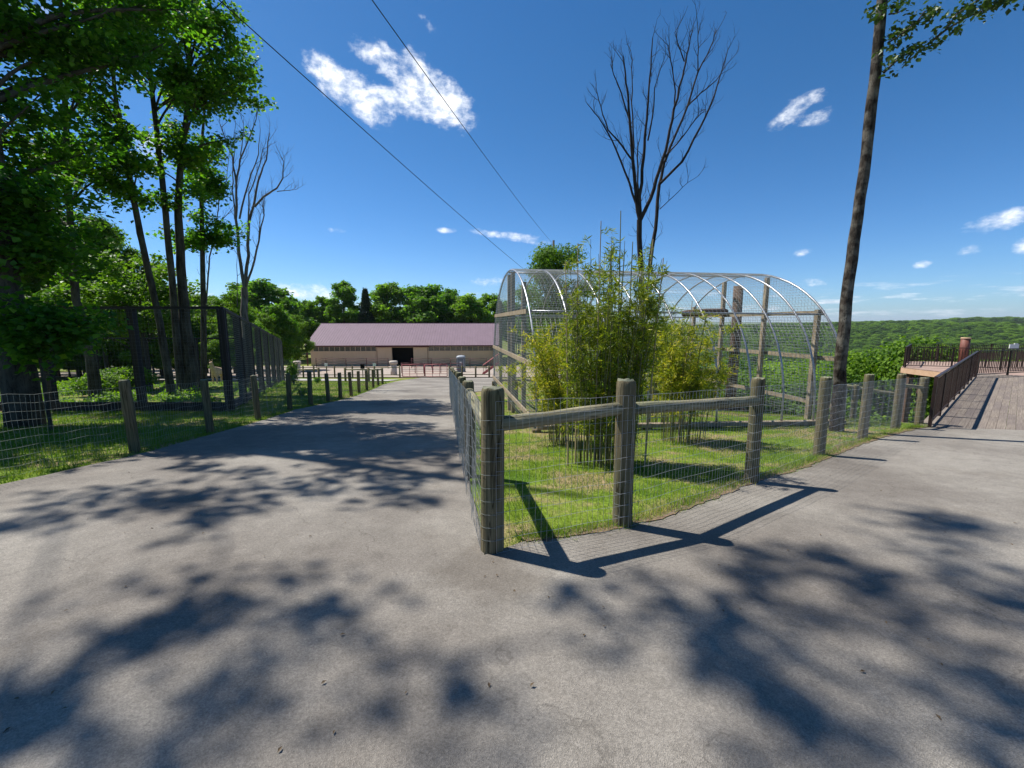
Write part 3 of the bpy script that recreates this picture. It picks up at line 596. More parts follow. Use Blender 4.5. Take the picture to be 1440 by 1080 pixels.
# wire skin over the hoops
A = []; B = []
angs = np.linspace(.0, math.pi, 150); ts = np.linspace(0, AL, 9)
for a_ in angs:
    P = np.array([hoop_pt(t_, a_, -.03) for t_ in ts]); A.append(P[:-1]); B.append(P[1:])
an2 = np.linspace(0, math.pi, 28)
for t_ in np.linspace(0, AL, 72):
    P = np.array([hoop_pt(t_, a_, -.03) for a_ in an2]); A.append(P[:-1]); B.append(P[1:])
g = Geo(); g.wires(np.concatenate(A), np.concatenate(B), .0028); part('wire_skin', g, 'wire', av, kind='stuff')
def end_wall(t_, sgn):
    A = []; B = []; zb = spring_z(t_) - .25
    def P(w, z): return R0 + ax_ * (t_ + sgn * .05) + an_ * w + np.array([0, 0, z])
    def top(w): return spring_z(t_) + (APEX - spring_z(t_)) * (max(0, 1 - (w / AR_R) ** 2) ** .5) ** .86
    for w in np.arange(-AR_R + .03, AR_R, .1): A.append(P(w, zb)); B.append(P(w, top(w)))
    for z in np.arange(zb, APEX - .02, .07):
        if z < spring_z(t_): w = AR_R
        else: w = AR_R * math.sqrt(max(0, 1 - (((z - spring_z(t_)) / (APEX - spring_z(t_))) ** (1 / .86)) ** 2))
        A.append(P(-w, z)); B.append(P(w, z))
    g = Geo(); g.wires(A, B, .0030); part('wire_wall', g, 'wire', av, kind='stuff')
    for z in (1.86, .78, -.33):
        w = AR_R if z < spring_z(t_) else AR_R * math.sqrt(max(0, 1 - (((z - spring_z(t_)) / (APEX - spring_z(t_))) ** (1 / .86)) ** 2))
        w -= .05
        g = Geo(); g.beam(P(-w, z), P(w, z), .045, .10); part('timber_rail', g, 'timber', av)
    ws = (-2.75, -1.0, .85, 2.45) if sgn > 0 else (-1.9, -.3, .35, 2.3)
    for w in ws:
        g = Geo(); b_ = P(w, 0) - ax_ * sgn * .11; zt = top(w) - .04; gz_ = tz(b_[0], b_[1])
        g.box((b_[0], b_[1], (zt + gz_ - .1) / 2), (.10, .10, zt - gz_ + .1), AR); part('timber_post', g, 'timber', av)
end_wall(0, -1); end_wall(AL, 1)
# sill beams and stub posts under the hoops
for w, nm in ((-AR_R, 0), (AR_R, 1)):
    Pm = [R0 + ax_ * t_ + an_ * w for t_ in (0, AL)]
    g = Geo(); g.beam([*Pm[0][:2], spring_z(0) - .17], [*Pm[1][:2], spring_z(AL) - .17], .15, .08); part('sill_beam', g, 'timber', av)
    for k in range(NH):
        p_ = R0 + ax_ * (AL * k / (NH - 1)) + an_ * w; gz_ = tz(p_[0], p_[1]); zt = spring_z(AL * k / (NH - 1)) - .215
        g = Geo(); g.box((p_[0], p_[1], (zt + gz_ - .08) / 2), (.17, .13, zt - gz_ + .08), AR); part('stub_post', g, 'post_wood', av)
# perch logs inside
pl = at(1027, 560, 14.0); gz_ = tz(pl.x, pl.y)
lg = thing('perch_log', 'thick dark reddish log standing upright inside the aviary', 'log', (pl.x, pl.y, gz_))
g = Geo(); g.tube([[pl.x, pl.y, gz_ - .1], [pl.x + .03, pl.y, .9], [pl.x, pl.y, at(1027, 402, 14).z]], [.17, .155, .14], 12, True, .02); part('trunk', g, 'dark_log', lg, True)
a, b = at(962, 441, 13.0), at(1020, 439, 13.9); g = Geo(); g.tube([a, (a + b) / 2 + Vector((0, 0, .02)), b], [.10, .11, .11], 10, True, .03); part('branch', g, 'dark_log', lg, True)
a, b = at(986, 522, 13.2), at(1020, 524, 13.9); g = Geo(); g.tube([a, b], [.08, .09], 10, True, .03); part('branch', g, 'dark_log', lg, True)
fl = gx(1010, 13.3)
tag(obj('log_stack', Geo().box((0, 0, .17), (1.7, .5, .22)).box((.1, .02, .36), (1.3, .35, .16)).mesh('log_stack', 'dark_log'), None, fl, (0, 0, .2)), 'low dark timber blocks lying at the foot of the upright aviary log', 'timber')

# ------------------------------------------------------------------ plants: bamboo
def bamboo(cx, cy, n_c, spread, h, nleaf, label, curve=(0, 0), lo=.28, tall=(), lsize=.085, yellow=.5, reach=.35):
    gz_ = tz(cx, cy); root = thing('bamboo_clump', label, 'bamboo', (cx, cy, gz_), 0, 'bamboo clumps inside the fence corner')
    LC = []; LD = []; TI = []
    paths = []
    for i_ in range(n_c):
        a = rnd.random() * 6.283; q = math.sqrt(rnd.random()); bx, by = cx + math.cos(a) * q * spread[0], cy + math.sin(a) * q * spread[1]
        hh = h * rnd.uniform(.55, 1.0); lx = math.cos(a) * q * .28 + curve[0] * rnd.uniform(.5, 1.2) + rnd.uniform(-.12, .12); ly = math.sin(a) * q * .25 + curve[1] + rnd.uniform(-.1, .1)
        P = [[bx + lx * (t_ ** 1.8), by + ly * (t_ ** 1.8), gz_ - .03 + hh * t_ * (1 - .06 * t_ * abs(lx))] for t_ in np.linspace(0, 1, 7)]
        paths.append((np.array(P), rnd.uniform(.005, .0085), 'culm'))
    for (tx, ty, th_, lx) in tall:
        P = [[tx + lx * t_ ** 1.3, ty, gz_ - .03 + th_ * t_] for t_ in np.linspace(0, 1, 7)]; paths.append((np.array(P), .014, 'culm_dry' if rnd.random() < .35 else 'culm'))
    per = nleaf // len(paths)
    for P, r_, mt in paths:
        g = Geo(); g.tube(P, np.linspace(r_, r_ * .4, len(P)), 5, False); part('culm', g, mt, root, True)
        k = 0
        nb_ = max(4, per // 26)
        for _ in range(nb_):
            t_ = lo + (1 - lo) * rnd.random() ** .75; f = t_ * 6; i0 = min(5, int(f)); p0 = P[i0] + (P[i0 + 1] - P[i0]) * (f - i0)
            a = rnd.random() * 6.283; ln_ = reach * rnd.uniform(.3, 1) * (1.15 - .5 * t_); d_ = np.array([math.cos(a), math.sin(a), rnd.uniform(.2, .9)])
            ss = R.random(26); pp = p0 + d_ * (ss * ln_)[:, None] + np.array([0, 0, -.12]) * (ss ** 2)[:, None] + R.standard_normal((26, 3)) * .022
            LC.append(pp); q = d_ * .6 + R.standard_normal((26, 3)) * .55; q[:, 2] -= .25; LD.append(q)
            out_ = np.clip(.25 + yellow * .9 * ss + R.standard_normal(26) * .16 - (.18 if mt == 'x' else 0), 0, 1); TI.append(out_)
    LC = np.concatenate(LC); LD = np.concatenate(LD); TI = np.concatenate(TI)
    g = Geo(); g.leaves(LC, lsize, None, .17, .5, .03, TI, LD); part('foliage', g, 'leaf_bamboo', root, tint=True)
    return root
p1 = G(850, 655); p2 = G(962, 622); p3 = G(792, 628); p4 = G(925, 600)
bamboo(p1.x, p1.y + .15, 88, (.44, .32), 3.1, 19000, 'dense dark-stemmed bamboo clump right behind the middle fence post', (0, 0), .19,
       tall=[(p1.x - .14, p1.y, 3.25, 0), (p1.x - .38, p1.y + .1, 3.0, -.03), (p1.x + .25, p1.y, 3.0, .02), (p1.x + .40, p1.y + .1, 3.05, .16), (p1.x + .35, p1.y - .1, 2.6, .12), (p1.x - .05, p1.y, 2.9, .05), (p1.x + .12, p1.y - .1, 3.35, -.04), (p1.x - .5, p1.y, 2.75, -.08), (p1.x + .55, p1.y, 2.8, .12)], yellow=.5, reach=.27)
bamboo(p3.x, p3.y + .35, 42, (.28, .3), 2.25, 12000, 'low yellow-green bamboo arching left towards the aviary end', (-.40, 0), .2, yellow=1.0, lsize=.075, reach=.42)
bamboo(p2.x, p2.y + .1, 44, (.40, .3), 2.2, 12000, 'golden bamboo clump right of the middle fence post with thin bare stems', (.06, 0), .34, tall=[(p2.x - .1, p2.y, 2.5, .1), (p2.x + .05, p2.y, 2.3, .2)], yellow=.85, reach=.34)
bamboo(p4.x, p4.y + .3, 30, (.3, .3), 3.0, 7500, 'tall airy bamboo standing behind the two front clumps', (0, 0), .4, yellow=.6, reach=.36)

# ------------------------------------------------------------------ trees
def crown_geo(blobs, nleaf, size, seed, aspect=.8, shell=.35, flat=.55, light=.0):
    """foliage on the shells of many uneven blobs: list of (centre, radii)"""
    q = np.random.default_rng(seed); g = Geo(); vol = np.array([b[1][0] * b[1][1] for b in blobs]); cnt = (nleaf * vol / vol.sum()).astype(int)
    for (c, r_), m_ in zip(blobs, cnt):
        d = q.standard_normal((m_, 3)); d /= np.linalg.norm(d, axis=1)[:, None]
        f = 1 + .16 * np.sin(d[:, 0] * 7 + c[0]) + .16 * np.sin(d[:, 1] * 8 + c[1] * 2) + .12 * np.sin(d[:, 2] * 9 + c[2])
        rad = (1 - shell * q.random(m_) ** 1.5) * f
        P = np.array(c) + d * rad[:, None] * np.array(r_)
        nn = d / np.array(r_); nn /= np.linalg.norm(nn, axis=1)[:, None]
        g.leaves(P, size, nn + np.array([0, 0, .35]), aspect, flat, .1, np.clip(q.random(m_) * .8 + .1 * q.standard_normal() + light, 0, 1))
    return g
def rand_blobs(n_, R_, H_, z0, seed, br=(.24, .4), top=.6):
    """blobs filling a rounded crown: R_ half width, H_ height, z0 base"""
    q = random.Random(seed); out_ = []
    for i_ in range(n_):
        a = q.random() * 6.283; t_ = (i_ + .5) / n_; w_ = math.sin(math.pi * (.12 + .80 * t_) ** .9) ** .7
        rr_ = R_ * w_ * q.uniform(.25, .95); b = R_ * q.uniform(*br)
        out_.append(((math.cos(a) * rr_, math.sin(a) * rr_, z0 + H_ * (.08 + .86 * t_)), (b, b, b * q.uniform(.6, .85))))
    return out_
def trunk_geo(H_, r_, seed, limbs=6, lean=(0, 0), split=.4, spread=.35):
    q = random.Random(seed); g = Geo(); ln = [(lean[0] * t_ + .02 * H_ * math.sin(t_ * 4 + seed) * .4, lean[1] * t_, H_ * t_) for t_ in np.linspace(0, 1, 9)]
    ln[0] = (ln[0][0], ln[0][1], -.3)
    g.tube(ln, [r_ * 1.35] + [r_ * (1 - .8 * t_) for t_ in np.linspace(.1, 1, 8)], 9, False, .03)
    for _ in range(limbs):
        t_ = q.uniform(split, .85); i0 = int(t_ * 8); p0 = ln[i0]; a = q.random() * 6.283; d = spread * H_ * q.uniform(.5, 1) * (1.1 - t_)
        P = [(p0[0] + math.cos(a) * d * s_, p0[1] + math.sin(a) * d * s_, p0[2] + H_ * .22 * s_ ** .8) for s_ in (0, .35, .7, 1)]
        g.tube(P, [r_ * .45 * (1 - t_ * .5), r_ * .3 * (1 - t_ * .4), r_ * .18, r_ * .06], 6, False)
    return g
# shared tree kinds: crown and trunk meshes
KIND = {}
def kind(name, H_, Rc, z0, nl_, size, nb_, seed, mat, tr, br=(.24, .4), shell=.62):
    KIND[name] = (crown_geo(rand_blobs(int(nb_ * 2.2), Rc, H_ - z0, z0, seed, (br[0] * .62, br[1] * .85)), nl_, size, seed, shell=shell).mesh('crown', mat, use_tint=True), trunk_geo(H_ * .86, tr, seed, 9).mesh('trunk', 'bark', True), H_)
kind('line_a', 17, 4.2, 4.5, 15000, .40, 26, 21, 'leaf_line', .24)
kind('line_b', 18, 3.6, 4.0, 14000, .38, 28, 22, 'leaf_line', .22)
kind('line_c', 15, 4.6, 2.5, 16000, .42, 24, 23, 'leaf_line', .24)
kind('wood_a', 14, 3.6, 3.5, 26000, .20, 34, 31, 'leaf_wood', .17, (.2, .34), .6)
kind('wood_b', 12, 3.2, 1.8, 24000, .19, 30, 32, 'leaf_wood', .15, (.2, .36), .6)
kind('slope_a', 11, 4.2, 1.5, 30000, .17, 26, 41, 'leaf_valley', .2)
kind('slope_b', 10, 3.6, 1.0, 26000, .16, 22, 42, 'leaf_valley', .18)
# conifer
g = Geo(); q = np.random.default_rng(5); m_ = 16000; t_ = q.random(m_) ** .8; a = q.random(m_) * 6.283
lay = np.floor(t_ * 17) / 17 + .018 * q.standard_normal(m_); rad = (1.02 - lay) * 3.3 * (.35 + .65 * q.random(m_) ** .5) * (1 + .18 * np.sin(a * 5 + lay * 40)) + .15
g.leaves(np.column_stack([np.cos(a) * rad, np.sin(a) * rad, 2.5 + lay * 14.5 - rad * .22]), .36, np.tile([0, 0, 1.], (m_, 1)), .5, .5, .05, q.random(m_))
KIND['conifer'] = (g.mesh('crown', 'leaf_conifer', use_tint=True), trunk_geo(16.5, .2, 5, 0).mesh('trunk', 'bark', True), 17)
def tree(kind_, loc, label, H_=None, rz=0, group=None, wide=1.0, name='deciduous_tree', trunk=True):
    c, tr, h = KIND[kind_]; s_ = (H_ or h) / h
    root = thing(name, label, 'tree', loc, rz, group); root.scale = (s_ * wide, s_ * wide, s_)
    if trunk: obj('trunk', tr, root)
    cr_ = obj('crown', c, root)
    return root, cr_
# row behind the barn
ORD = ['first', 'second', 'third', 'fourth', 'fifth', 'sixth', 'seventh', 'eighth', 'ninth', 'tenth', 'eleventh', 'twelfth', 'thirteenth', 'fourteenth', 'fifteenth', 'sixteenth', 'seventeenth', 'eighteenth', 'nineteenth', 'twentieth']
ROW = [(352, 96, 398, 'line_c', 1.1), (384, 86, 394, 'line_c', 1.15), (412, 92, 418, 'line_b', .9), (432, 98, 422, 'line_a', .9), (456, 96, 414, 'line_b', .9), (487, 92, 392, 'line_b', 1.0),
       (518, 90, 404, 'conifer', 1.0), (548, 94, 397, 'line_a', 1.1), (578, 104, 402, 'conifer', .8), (603, 92, 401, 'line_c', 1.15), (632, 98, 406, 'line_a', .95), (650, 106, 418, 'line_b', .9),
       (664, 94, 414, 'line_c', 1.0), (690, 98, 413, 'line_a', 1.0), (716, 104, 420, 'line_b', 1.0)]
for i_, (px, D, ytop, kd, wd) in enumerate(ROW):
    b_ = gx(px, D); H_ = at(px, ytop, D).z - b_.z
    tree(kd, b_, ('dark conifer' if kd == 'conifer' else 'leafy tree') + ' behind the barn, ' + ORD[i_] + ' from the left in the row', H_, i_ * 1.7, 'row of trees behind the barn', wd * (1.0 if kd == 'conifer' else 1.25), 'conifer' if kd == 'conifer' else 'deciduous_tree')
for i_, (px, D) in enumerate([(340, 118), (372, 112), (400, 116), (425, 120), (448, 113), (470, 118), (500, 116), (534, 114), (562, 118), (590, 122), (618, 113), (645, 120), (676, 116), (700, 120), (730, 116)]):
    b_ = gx(px, D); tree(('line_a', 'line_b', 'line_c')[i_ % 3], b_, 'leafy tree filling the gaps of the row behind the barn', at(px, 424 + (i_ * 7) % 12, D).z - b_.z, i_ * 2.3, 'second row of trees behind the barn')
# low dense growth left of the barn
for i_, (px, D, yt) in enumerate([(352, 62, 432), (376, 56, 438), (398, 60, 428), (420, 64, 440), (362, 50, 452)]):
    b_ = gx(px, D); tree('wood_b' if i_ % 2 else 'line_c', b_, 'leafy tree left of the barn, ' + ORD[i_] + (' from the road' if 0 else ' along the enclosure side'), at(px, yt, D).z - b_.z, i_ * 1.1, 'trees left of the barn')
# woodland deep behind the black enclosure
k = 0
for D in (33, 41, 51, 64):
    for px in range(-120, 340, int(1500 / D) + 12):
        x_ = px + rnd.uniform(-14, 14); dd = D * rnd.uniform(.93, 1.1); b_ = gx(x_, dd)
        if D < 30 and x_ > 130: continue
        H_ = (rnd.uniform(9, 12) if x_ > 190 else rnd.uniform(11, 15)) * (1 if D < 45 else .95)
        if x_ > 235: H_ = min(H_, 3 + dd * .12)
        tree(('wood_a', 'wood_b')[k % 2], b_, 'leafy forest tree deep behind the black enclosure', H_, k * 1.3, 'forest trees behind the enclosure'); k += 1

for i_ in range(34):
    px = -60 + i_ * 12 + rnd.uniform(-5, 5); D = rnd.uniform(31, 38) if i_ % 2 else rnd.uniform(38, 50)
    if px > 335: continue
    b_ = gx(px, D); tree('wood_b', b_, 'low leafy sapling filling the undergrowth behind the enclosure', rnd.uniform(3.6, 6.2), i_ * 1.7, 'saplings behind the enclosure', 1.25, 'sapling')
# hand-laid broadleaf trees near the camera
def limb_path(p0, p1, n_=6, sagf=.12, q=rnd):
    p0 = np.array(p0, float); p1 = np.array(p1, float); L_ = np.linalg.norm(p1 - p0); side_ = np.array([q.uniform(-1, 1), q.uniform(-1, 1), 0]) * .07 * L_
    return [p0 + (p1 - p0) * t_ + side_ * math.sin(math.pi * t_) + np.array([0, 0, sagf * L_ * math.sin(math.pi * t_) * (1 - t_)]) for t_ in np.linspace(0, 1, n_)]
def spray(LC, LN, TI, c, rad, m_, th_=.16, base_t=.4):
    """a flattened spray of leaves round c"""
    a = R.random(m_) * 6.283; q = np.sqrt(R.random(m_)) * rad; c = np.array(c, float)
    tilt = R.standard_normal(2) * .25
    dx = np.cos(a) * q; dy = np.sin(a) * q
    LC.append(c + np.column_stack([dx, dy, dx * tilt[0] + dy * tilt[1] - .25 * q * q / max(rad, .01) + R.standard_normal(m_) * th_ * .5]))
    LN.append(np.tile([-tilt[0], -tilt[1], 1.0], (m_, 1))); TI.append(np.clip(base_t + .28 * R.standard_normal(m_) + .12 * R.standard_normal(), 0, 1))
def broadleaf(label, path, radii, crowns, n_limb, n_leaf, leaf=.13, mat='leaf_maple', bark='bark', spr=.55, group=None, seed=1, extra=(), name='maple_tree', from_=.35, base_t=.4, big=True, nsp=6, boughs=()):
    """path: trunk points; crowns: list of (centre, radii, weight)"""
    q = random.Random(seed); base = Vector(path[0]); root = thing(name, label, 'tree', base, 0, group)
    T = np.array([list(p) for p in path], float); T[0][2] -= .25
    t_ = np.linspace(0, len(T) - 1, 4 * len(T)); f = np.minimum(t_.astype(int), len(T) - 2); w_ = (t_ - f)[:, None]; P = T[f] * (1 - w_) + T[f + 1] * w_
    rr_ = np.interp(t_, np.arange(len(T)), radii); P[1:-1, :2] += R.standard_normal((len(P) - 2, 2)) * rr_[1:-1, None] * .06
    g = Geo(); g.tube(P, rr_, 14, True, .035); part('trunk', g, bark, root, True)
    LC = []; LN = []; TI = []; g = Geo(); cw = [c[2] for c in crowns]
    ends = []
    for _ in range(n_limb):
        c = q.choices(crowns, cw)[0]; d = np.array([q.gauss(0, 1) for _ in range(3)]); d /= np.linalg.norm(d); e = np.array(c[0]) + d * np.array(c[1]) * q.uniform(.45, 1.0) ** .5
        ends.append(e)
    for e in list(ends) + [np.array(x_, float) for x_ in extra]:
        i_ = int(len(P) * q.uniform(from_, .95)); zz = e[2] - np.linalg.norm((e - P[i_])[:2]) * .6
        cand = [j for j in range(int(len(P) * from_), len(P)) if P[j][2] < max(zz, P[int(len(P) * from_)][2] + .1)]; i_ = cand[-1] if cand else i_
        lp_ = limb_path(P[i_], e, 7, .1, q); r0 = min(rr_[i_] * .5, .012 + .014 * np.linalg.norm(e - P[i_])); g.tube(lp_, np.linspace(r0, .008, 7), 6, False)
        for s_ in range(nsp):
            f_ = q.uniform(.45, 1.05); j = min(5, int(f_ * 6)); c_ = lp_[j] + (lp_[j + 1] - lp_[j]) * min(1.2, f_ * 6 - j) + np.array([q.gauss(0, .38), q.gauss(0, .38), q.gauss(0, .26)]) * spr * 1.3
            if f_ < 1: g.wires([lp_[j]], [c_], .006)
            spray(LC, LN, TI, c_, spr * q.uniform(.6, 1.2), max(6, n_leaf // (nsp * (n_limb + len(extra)))), .22, base_t)
    if len(boughs):
        bs = [np.array(b, float) for b in boughs]; hub = P[int(len(P) * .8)]
        left = sorted(bs, key=lambda b: np.linalg.norm(b - hub)); done = [hub]
        for b in left:
            par = min(done, key=lambda d: np.linalg.norm(d - b) + (0 if d is not hub else -.6)); lp_ = limb_path(par, b, 6, .03, q); g.tube(lp_, np.linspace(.022 if par is not hub else .05, .012, 6), 5, False); done.append(b)
            for s_ in range(5): spray(LC, LN, TI, b + np.array([q.gauss(0, .30), q.gauss(0, .20), q.gauss(0, .2)]), .24 * q.uniform(.6, 1.3), 17, .12, base_t)
    part('limbs', g, bark, root, True)
    LC = np.concatenate(LC); LN = np.concatenate(LN); TI = np.concatenate(TI)
    g = Geo(); g.leaves(LC, leaf, LN, .95, .42, .10, TI, droop=.25); part('crown', g, mat, root, tint=True)
    return root
def P_(px, py, D): return at(px, py, D)
sv = np.array([-.894, .447, 0]) / math.tan(SUN_EL)          # horizontal step towards the sun per metre of height
def over(px, py, h):
    """a point h above the ground that throws its shadow on the ground seen at px, py"""
    v = G(px, py); h = h * 1.25; return (v.x + sv[0] * h, v.y + sv[1] * h, v.z + h)
# big near tree at the left edge
b_ = gx(30, 9.6); b_ = G(38, 600)
shade_pts = [over(x, y, h) for x, y, h in ((150, 695, 11), (95, 725, 11.5), (240, 705, 10.6), (300, 735, 11), (330, 665, 10), (430, 690, 10.4), (470, 655, 10), (530, 700, 10.6), (560, 650, 10), (600, 668, 10), (640, 660, 10.3), (250, 660, 10), (180, 720, 11.2), (380, 705, 10.5), (290, 690, 10.4), (500, 668, 10.2), (560, 690, 10.5),(500, 950, 11.5), (250, 875, 11), (400, 850, 10.8), (60, 1040, 12), (150, 950, 11), (40, 900, 12.5), (20, 980, 12),
             (300, 1070, 12.3), (1180, 840, 13), (1120, 800, 13.4), (1050, 900, 12), (1060, 970, 12.2), (1380, 760, 14), (1330, 735, 14.2), (1420, 860, 13.5), (1350, 830, 13.5),
             (1300, 1040, 13), (1400, 930, 13), (900, 870, 12), (1160, 1030, 12.6))]
broadleaf('massive dark-trunked maple at the left edge in front of the black enclosure', [b_, up(b_, 3), up(b_, 7) + Vector((-.1, .2, 0)), up(b_, 12) + Vector((.1, .6, 0)), up(b_, 20) + Vector((.1, .8, 0))], [.33, .25, .23, .17, .06],
          [((b_.x - 1.2, b_.y + 1.6, 7.5), (3.2, 1.7, 3.0), 1.4), ((b_.x + .6, b_.y + 1.9, 10.5), (2.6, 1.8, 3.2), 1.0), ((b_.x - 1, b_.y + 2.6, 13.5), (3, 2, 2.4), .7), ((b_.x - .2, b_.y + .2, 3.7), (1.9, 1.0, 1.3), .8)],
          92, 40000, .125, 'leaf_maple', 'bark', .5, seed=3, boughs=shade_pts, base_t=.22, from_=.16)
# low drooping spray in front of its trunk
b_ = G(72, 606)
broadleaf('small understorey maple with drooping dark foliage in front of the big trunk', [b_, up(b_, 1.0), up(b_, 2.0)], [.035, .03, .012], [((b_.x + .05, b_.y, b_.z + 2.1), (.95, .7, .55), 1)], 16, 3000, .12, 'leaf_maple', 'bark', .4, seed=9, base_t=.2, name='young_maple')
# trees off the left edge whose crowns reach over the road
b_ = Vector((-14.5, 7.8, tz(-14.5, 7.8)))
broadleaf('tall maple just beyond the left edge of the verge', [b_, up(b_, 4), up(b_, 9), up(b_, 14)], [.3, .25, .2, .06], [((b_.x - .3, b_.y + .3, 7.5), (3.6, 2.8, 3.4), 1), ((b_.x + 1.2, b_.y - .6, 5), (2.2, 1.8, 1.6), .5)], 44, 20000, .14, seed=5, spr=.7)
# the group inside the enclosure
def th_tree(label, pts, D, radii, crowns, nl_, nleaf, seed, **k):
    path = [gx(pts[0][0], D)] + [P_(x, y, D) for x, y in pts[1:]]
    cr_ = [(tuple(P_(cx_, cy_, D + dz_)), (rx, rx, rz_), w_) for cx_, cy_, dz_, rx, rz_, w_ in crowns]
    return broadleaf(label, path, radii, cr_, nl_, nleaf, seed=seed, **k)
th_tree('forked grey tree inside enclosure, nearest to the big left trunk', [(136, 560), (126, 480), (106, 420), (98, 300), (90, 120), (80, -120)], 15.0, [.21, .14, .11, .09, .07, .03],
        [(90, 120, 0, 2.6, 2.8, 1), (60, 260, 0, 2.2, 2.0, 1), (110, -60, 0, 2.6, 2.4, 1)], 34, 11000, 12, leaf=.13, spr=.42, base_t=.3, from_=.4)
th_tree('slender leaning tree just left of the twin trunks', [(243, 537), (222, 440), (200, 341), (188, 283), (174, 200), (160, 120), (150, -40)], 16.0, [.15, .11, .10, .09, .075, .06, .02],
        [(165, 90, 0, 2.0, 2.2, 1), (180, 230, 0, 1.5, 1.4, .6), (150, -40, 0, 2.4, 2.2, 1)], 26, 7500, 13, leaf=.13, spr=.4, base_t=.42, from_=.5)
th_tree('twin-trunk tree, slim left stem rising to a feathery crown', [(256, 535), (246, 440), (237, 340), (228, 252), (217, 157), (205, 60), (200, -60)], 17.0, [.16, .12, .11, .095, .08, .06, .02],
        [(230, 60, 0, 2.4, 2.4, 1), (190, 20, 0, 2.2, 2.0, .8), (210, -80, 0, 2.4, 2, 1)], 28, 8000, 14, leaf=.13, spr=.4, base_t=.42, from_=.6)
th_tree('twin-trunk tree, stout right stem with wide base and broad crown', [(270, 535), (262, 470), (256, 400), (250, 300), (254, 230), (264, 150), (268, 30), (275, -60)], 17.3, [.36, .20, .16, .13, .10, .08, .05, .02],
        [(300, 70, 0, 2.0, 1.9, 1.3), (325, 110, .3, 1.1, 1.3, .8), (270, 150, 0, 1.9, 1.6, 1), (290, 0, 0, 2.2, 1.8, 1), (255, 250, 0, 1.3, 1.5, .6)], 44, 13500, 15, leaf=.13, spr=.42, base_t=.45, from_=.5)
th_tree('straight thin tree right of the twin trunks with leafy lower trunk', [(287, 535), (286, 420), (284, 320), (282, 220), (290, 130)], 19.0, [.13, .10, .085, .065, .03],
        [(290, 290, 0, 1.0, 1.9, 1), (300, 230, 0, 1.2, 1.0, .8), (268, 330, 0, 1.1, 1.4, .6)], 24, 6500, 16, leaf=.13, spr=.38, base_t=.5, from_=.4)
th_tree('bright sunlit young maple glowing between the enclosure trunks', [(205, 530), (200, 460), (195, 400)], 22.0, [.1, .08, .03],
        [(190, 400, 0, 2.4, 1.6, 1), (235, 430, 0, 1.5, 1.1, .6), (140, 430, 0, 1.6, 1.0, .6)], 34, 13000, 17, leaf=.15, mat='leaf_bright', base_t=.7, from_=.3)
# right-hand leaning tree
b_ = G(1177, 606)
top_ = at(1243, -10, 8.6)
rt = broadleaf('tall leaning bare-trunked tree rising beside the right path fence', [b_, at(1182, 505, 8.45), at(1196, 370, 8.5), at(1215, 240, 8.55), at(1232, 90, 8.6), at(1246, -60, 8.6), at(1258, -240, 8.6), at(1268, -420, 8.7)], [.135, .102, .094, .09, .085, .08, .065, .035],
          [((9.4, 8.6, 13.8), (2.9, 2.6, 2.0), 1), ((7.6, 9, 15.5), (2.6, 2.6, 2), .8)], 34, 15000, .14, 'leaf_backlit_dark', 'bark_pale', .6, seed=21, from_=.66, base_t=.3)
# its low leafy branches against the sky
LC = []; LN = []; TI = []; g = Geo()
lb = [[(1243, 102), (1262, 84), (1285, 70), (1305, 62)], [(1305, 62), (1330, 42), (1360, 24), (1400, 8), (1440, -12)], [(1249, 60), (1262, 52), (1290, 30), (1315, 18)], [(1250, 20), (1262, 18), (1275, 12)], [(1330, 42), (1345, 20), (1375, 0), (1410, -20)], [(1290, 30), (1300, 16), (1310, 14)]]
for bi, pts in enumerate(lb):
    P = [at(x, y, 8.3 - .1 * bi) for x, y in pts]; g.tube(P, np.linspace(.022 if bi < 2 else .014, .006, len(P)), 6, False)
    for a, b in zip(P[:-1], P[1:]):
        for s_ in range(max(2, int((b - a).length / .085))):
            c_ = a.lerp(b, rnd.random()) + Vector((rnd.gauss(0, .07), rnd.gauss(0, .2), rnd.gauss(-.02, .06))); spray(LC, LN, TI, c_, .12, 7, .05, .4)
part('limbs', g, 'bark', rt, True)
for (x, y, r_) in ((1258, 62, .22), (1262, 78, .2), (1256, 40, .2), (1300, 22, .2), (1345, 30, .22), (1370, 12, .25), (1395, 8, .2), (1290, 72, .2), (1236, 14, .13), (1262, 2, .2)):
    for _ in range(3): spray(LC, LN, TI, at(x, y, 8.2 + rnd.uniform(-.2, .2)) + Vector((rnd.gauss(0, .08), 0, rnd.gauss(0, .06))), r_ * .85, 15, .07, .4)
g = Geo(); g.leaves(np.concatenate(LC), .085, np.concatenate(LN), .8, .5, .1, np.concatenate(TI), droop=.4); part('crown', g, 'leaf_backlit_dark', rt, tint=True)

# dead trees: main stems laid out by hand, twigs grown from them
def twigs(g, P, r_, depth, q, L_):
    n_ = len(P)
    for i_ in range(n_):
        if q.random() > .80: continue
        p0 = np.array(P[i_]); t0 = np.array(P[min(i_ + 1, n_ - 1)]) - np.array(P[max(i_ - 1, 0)]); t0 /= np.linalg.norm(t0) + 1e-9
        d = t0 * .75 + np.array([q.gauss(0, .5), q.gauss(0, .4), q.gauss(.25, .3)]); d /= np.linalg.norm(d); l_ = L_ * q.uniform(.35, 1)
        Q_ = [p0]; 
        for s_ in range(4): d = d + np.array([q.gauss(0, .16), q.gauss(0, .14), .13 + q.gauss(0, .1)]); d /= np.linalg.norm(d); Q_.append(Q_[-1] + d * l_ / 4)
        g.tube(Q_, np.linspace(r_, r_ * .3, 5), 5 if depth > 1 else 3, False)
        if depth > 1: twigs(g, Q_[1:], r_ * .45, depth - 1, q, L_ * .5)
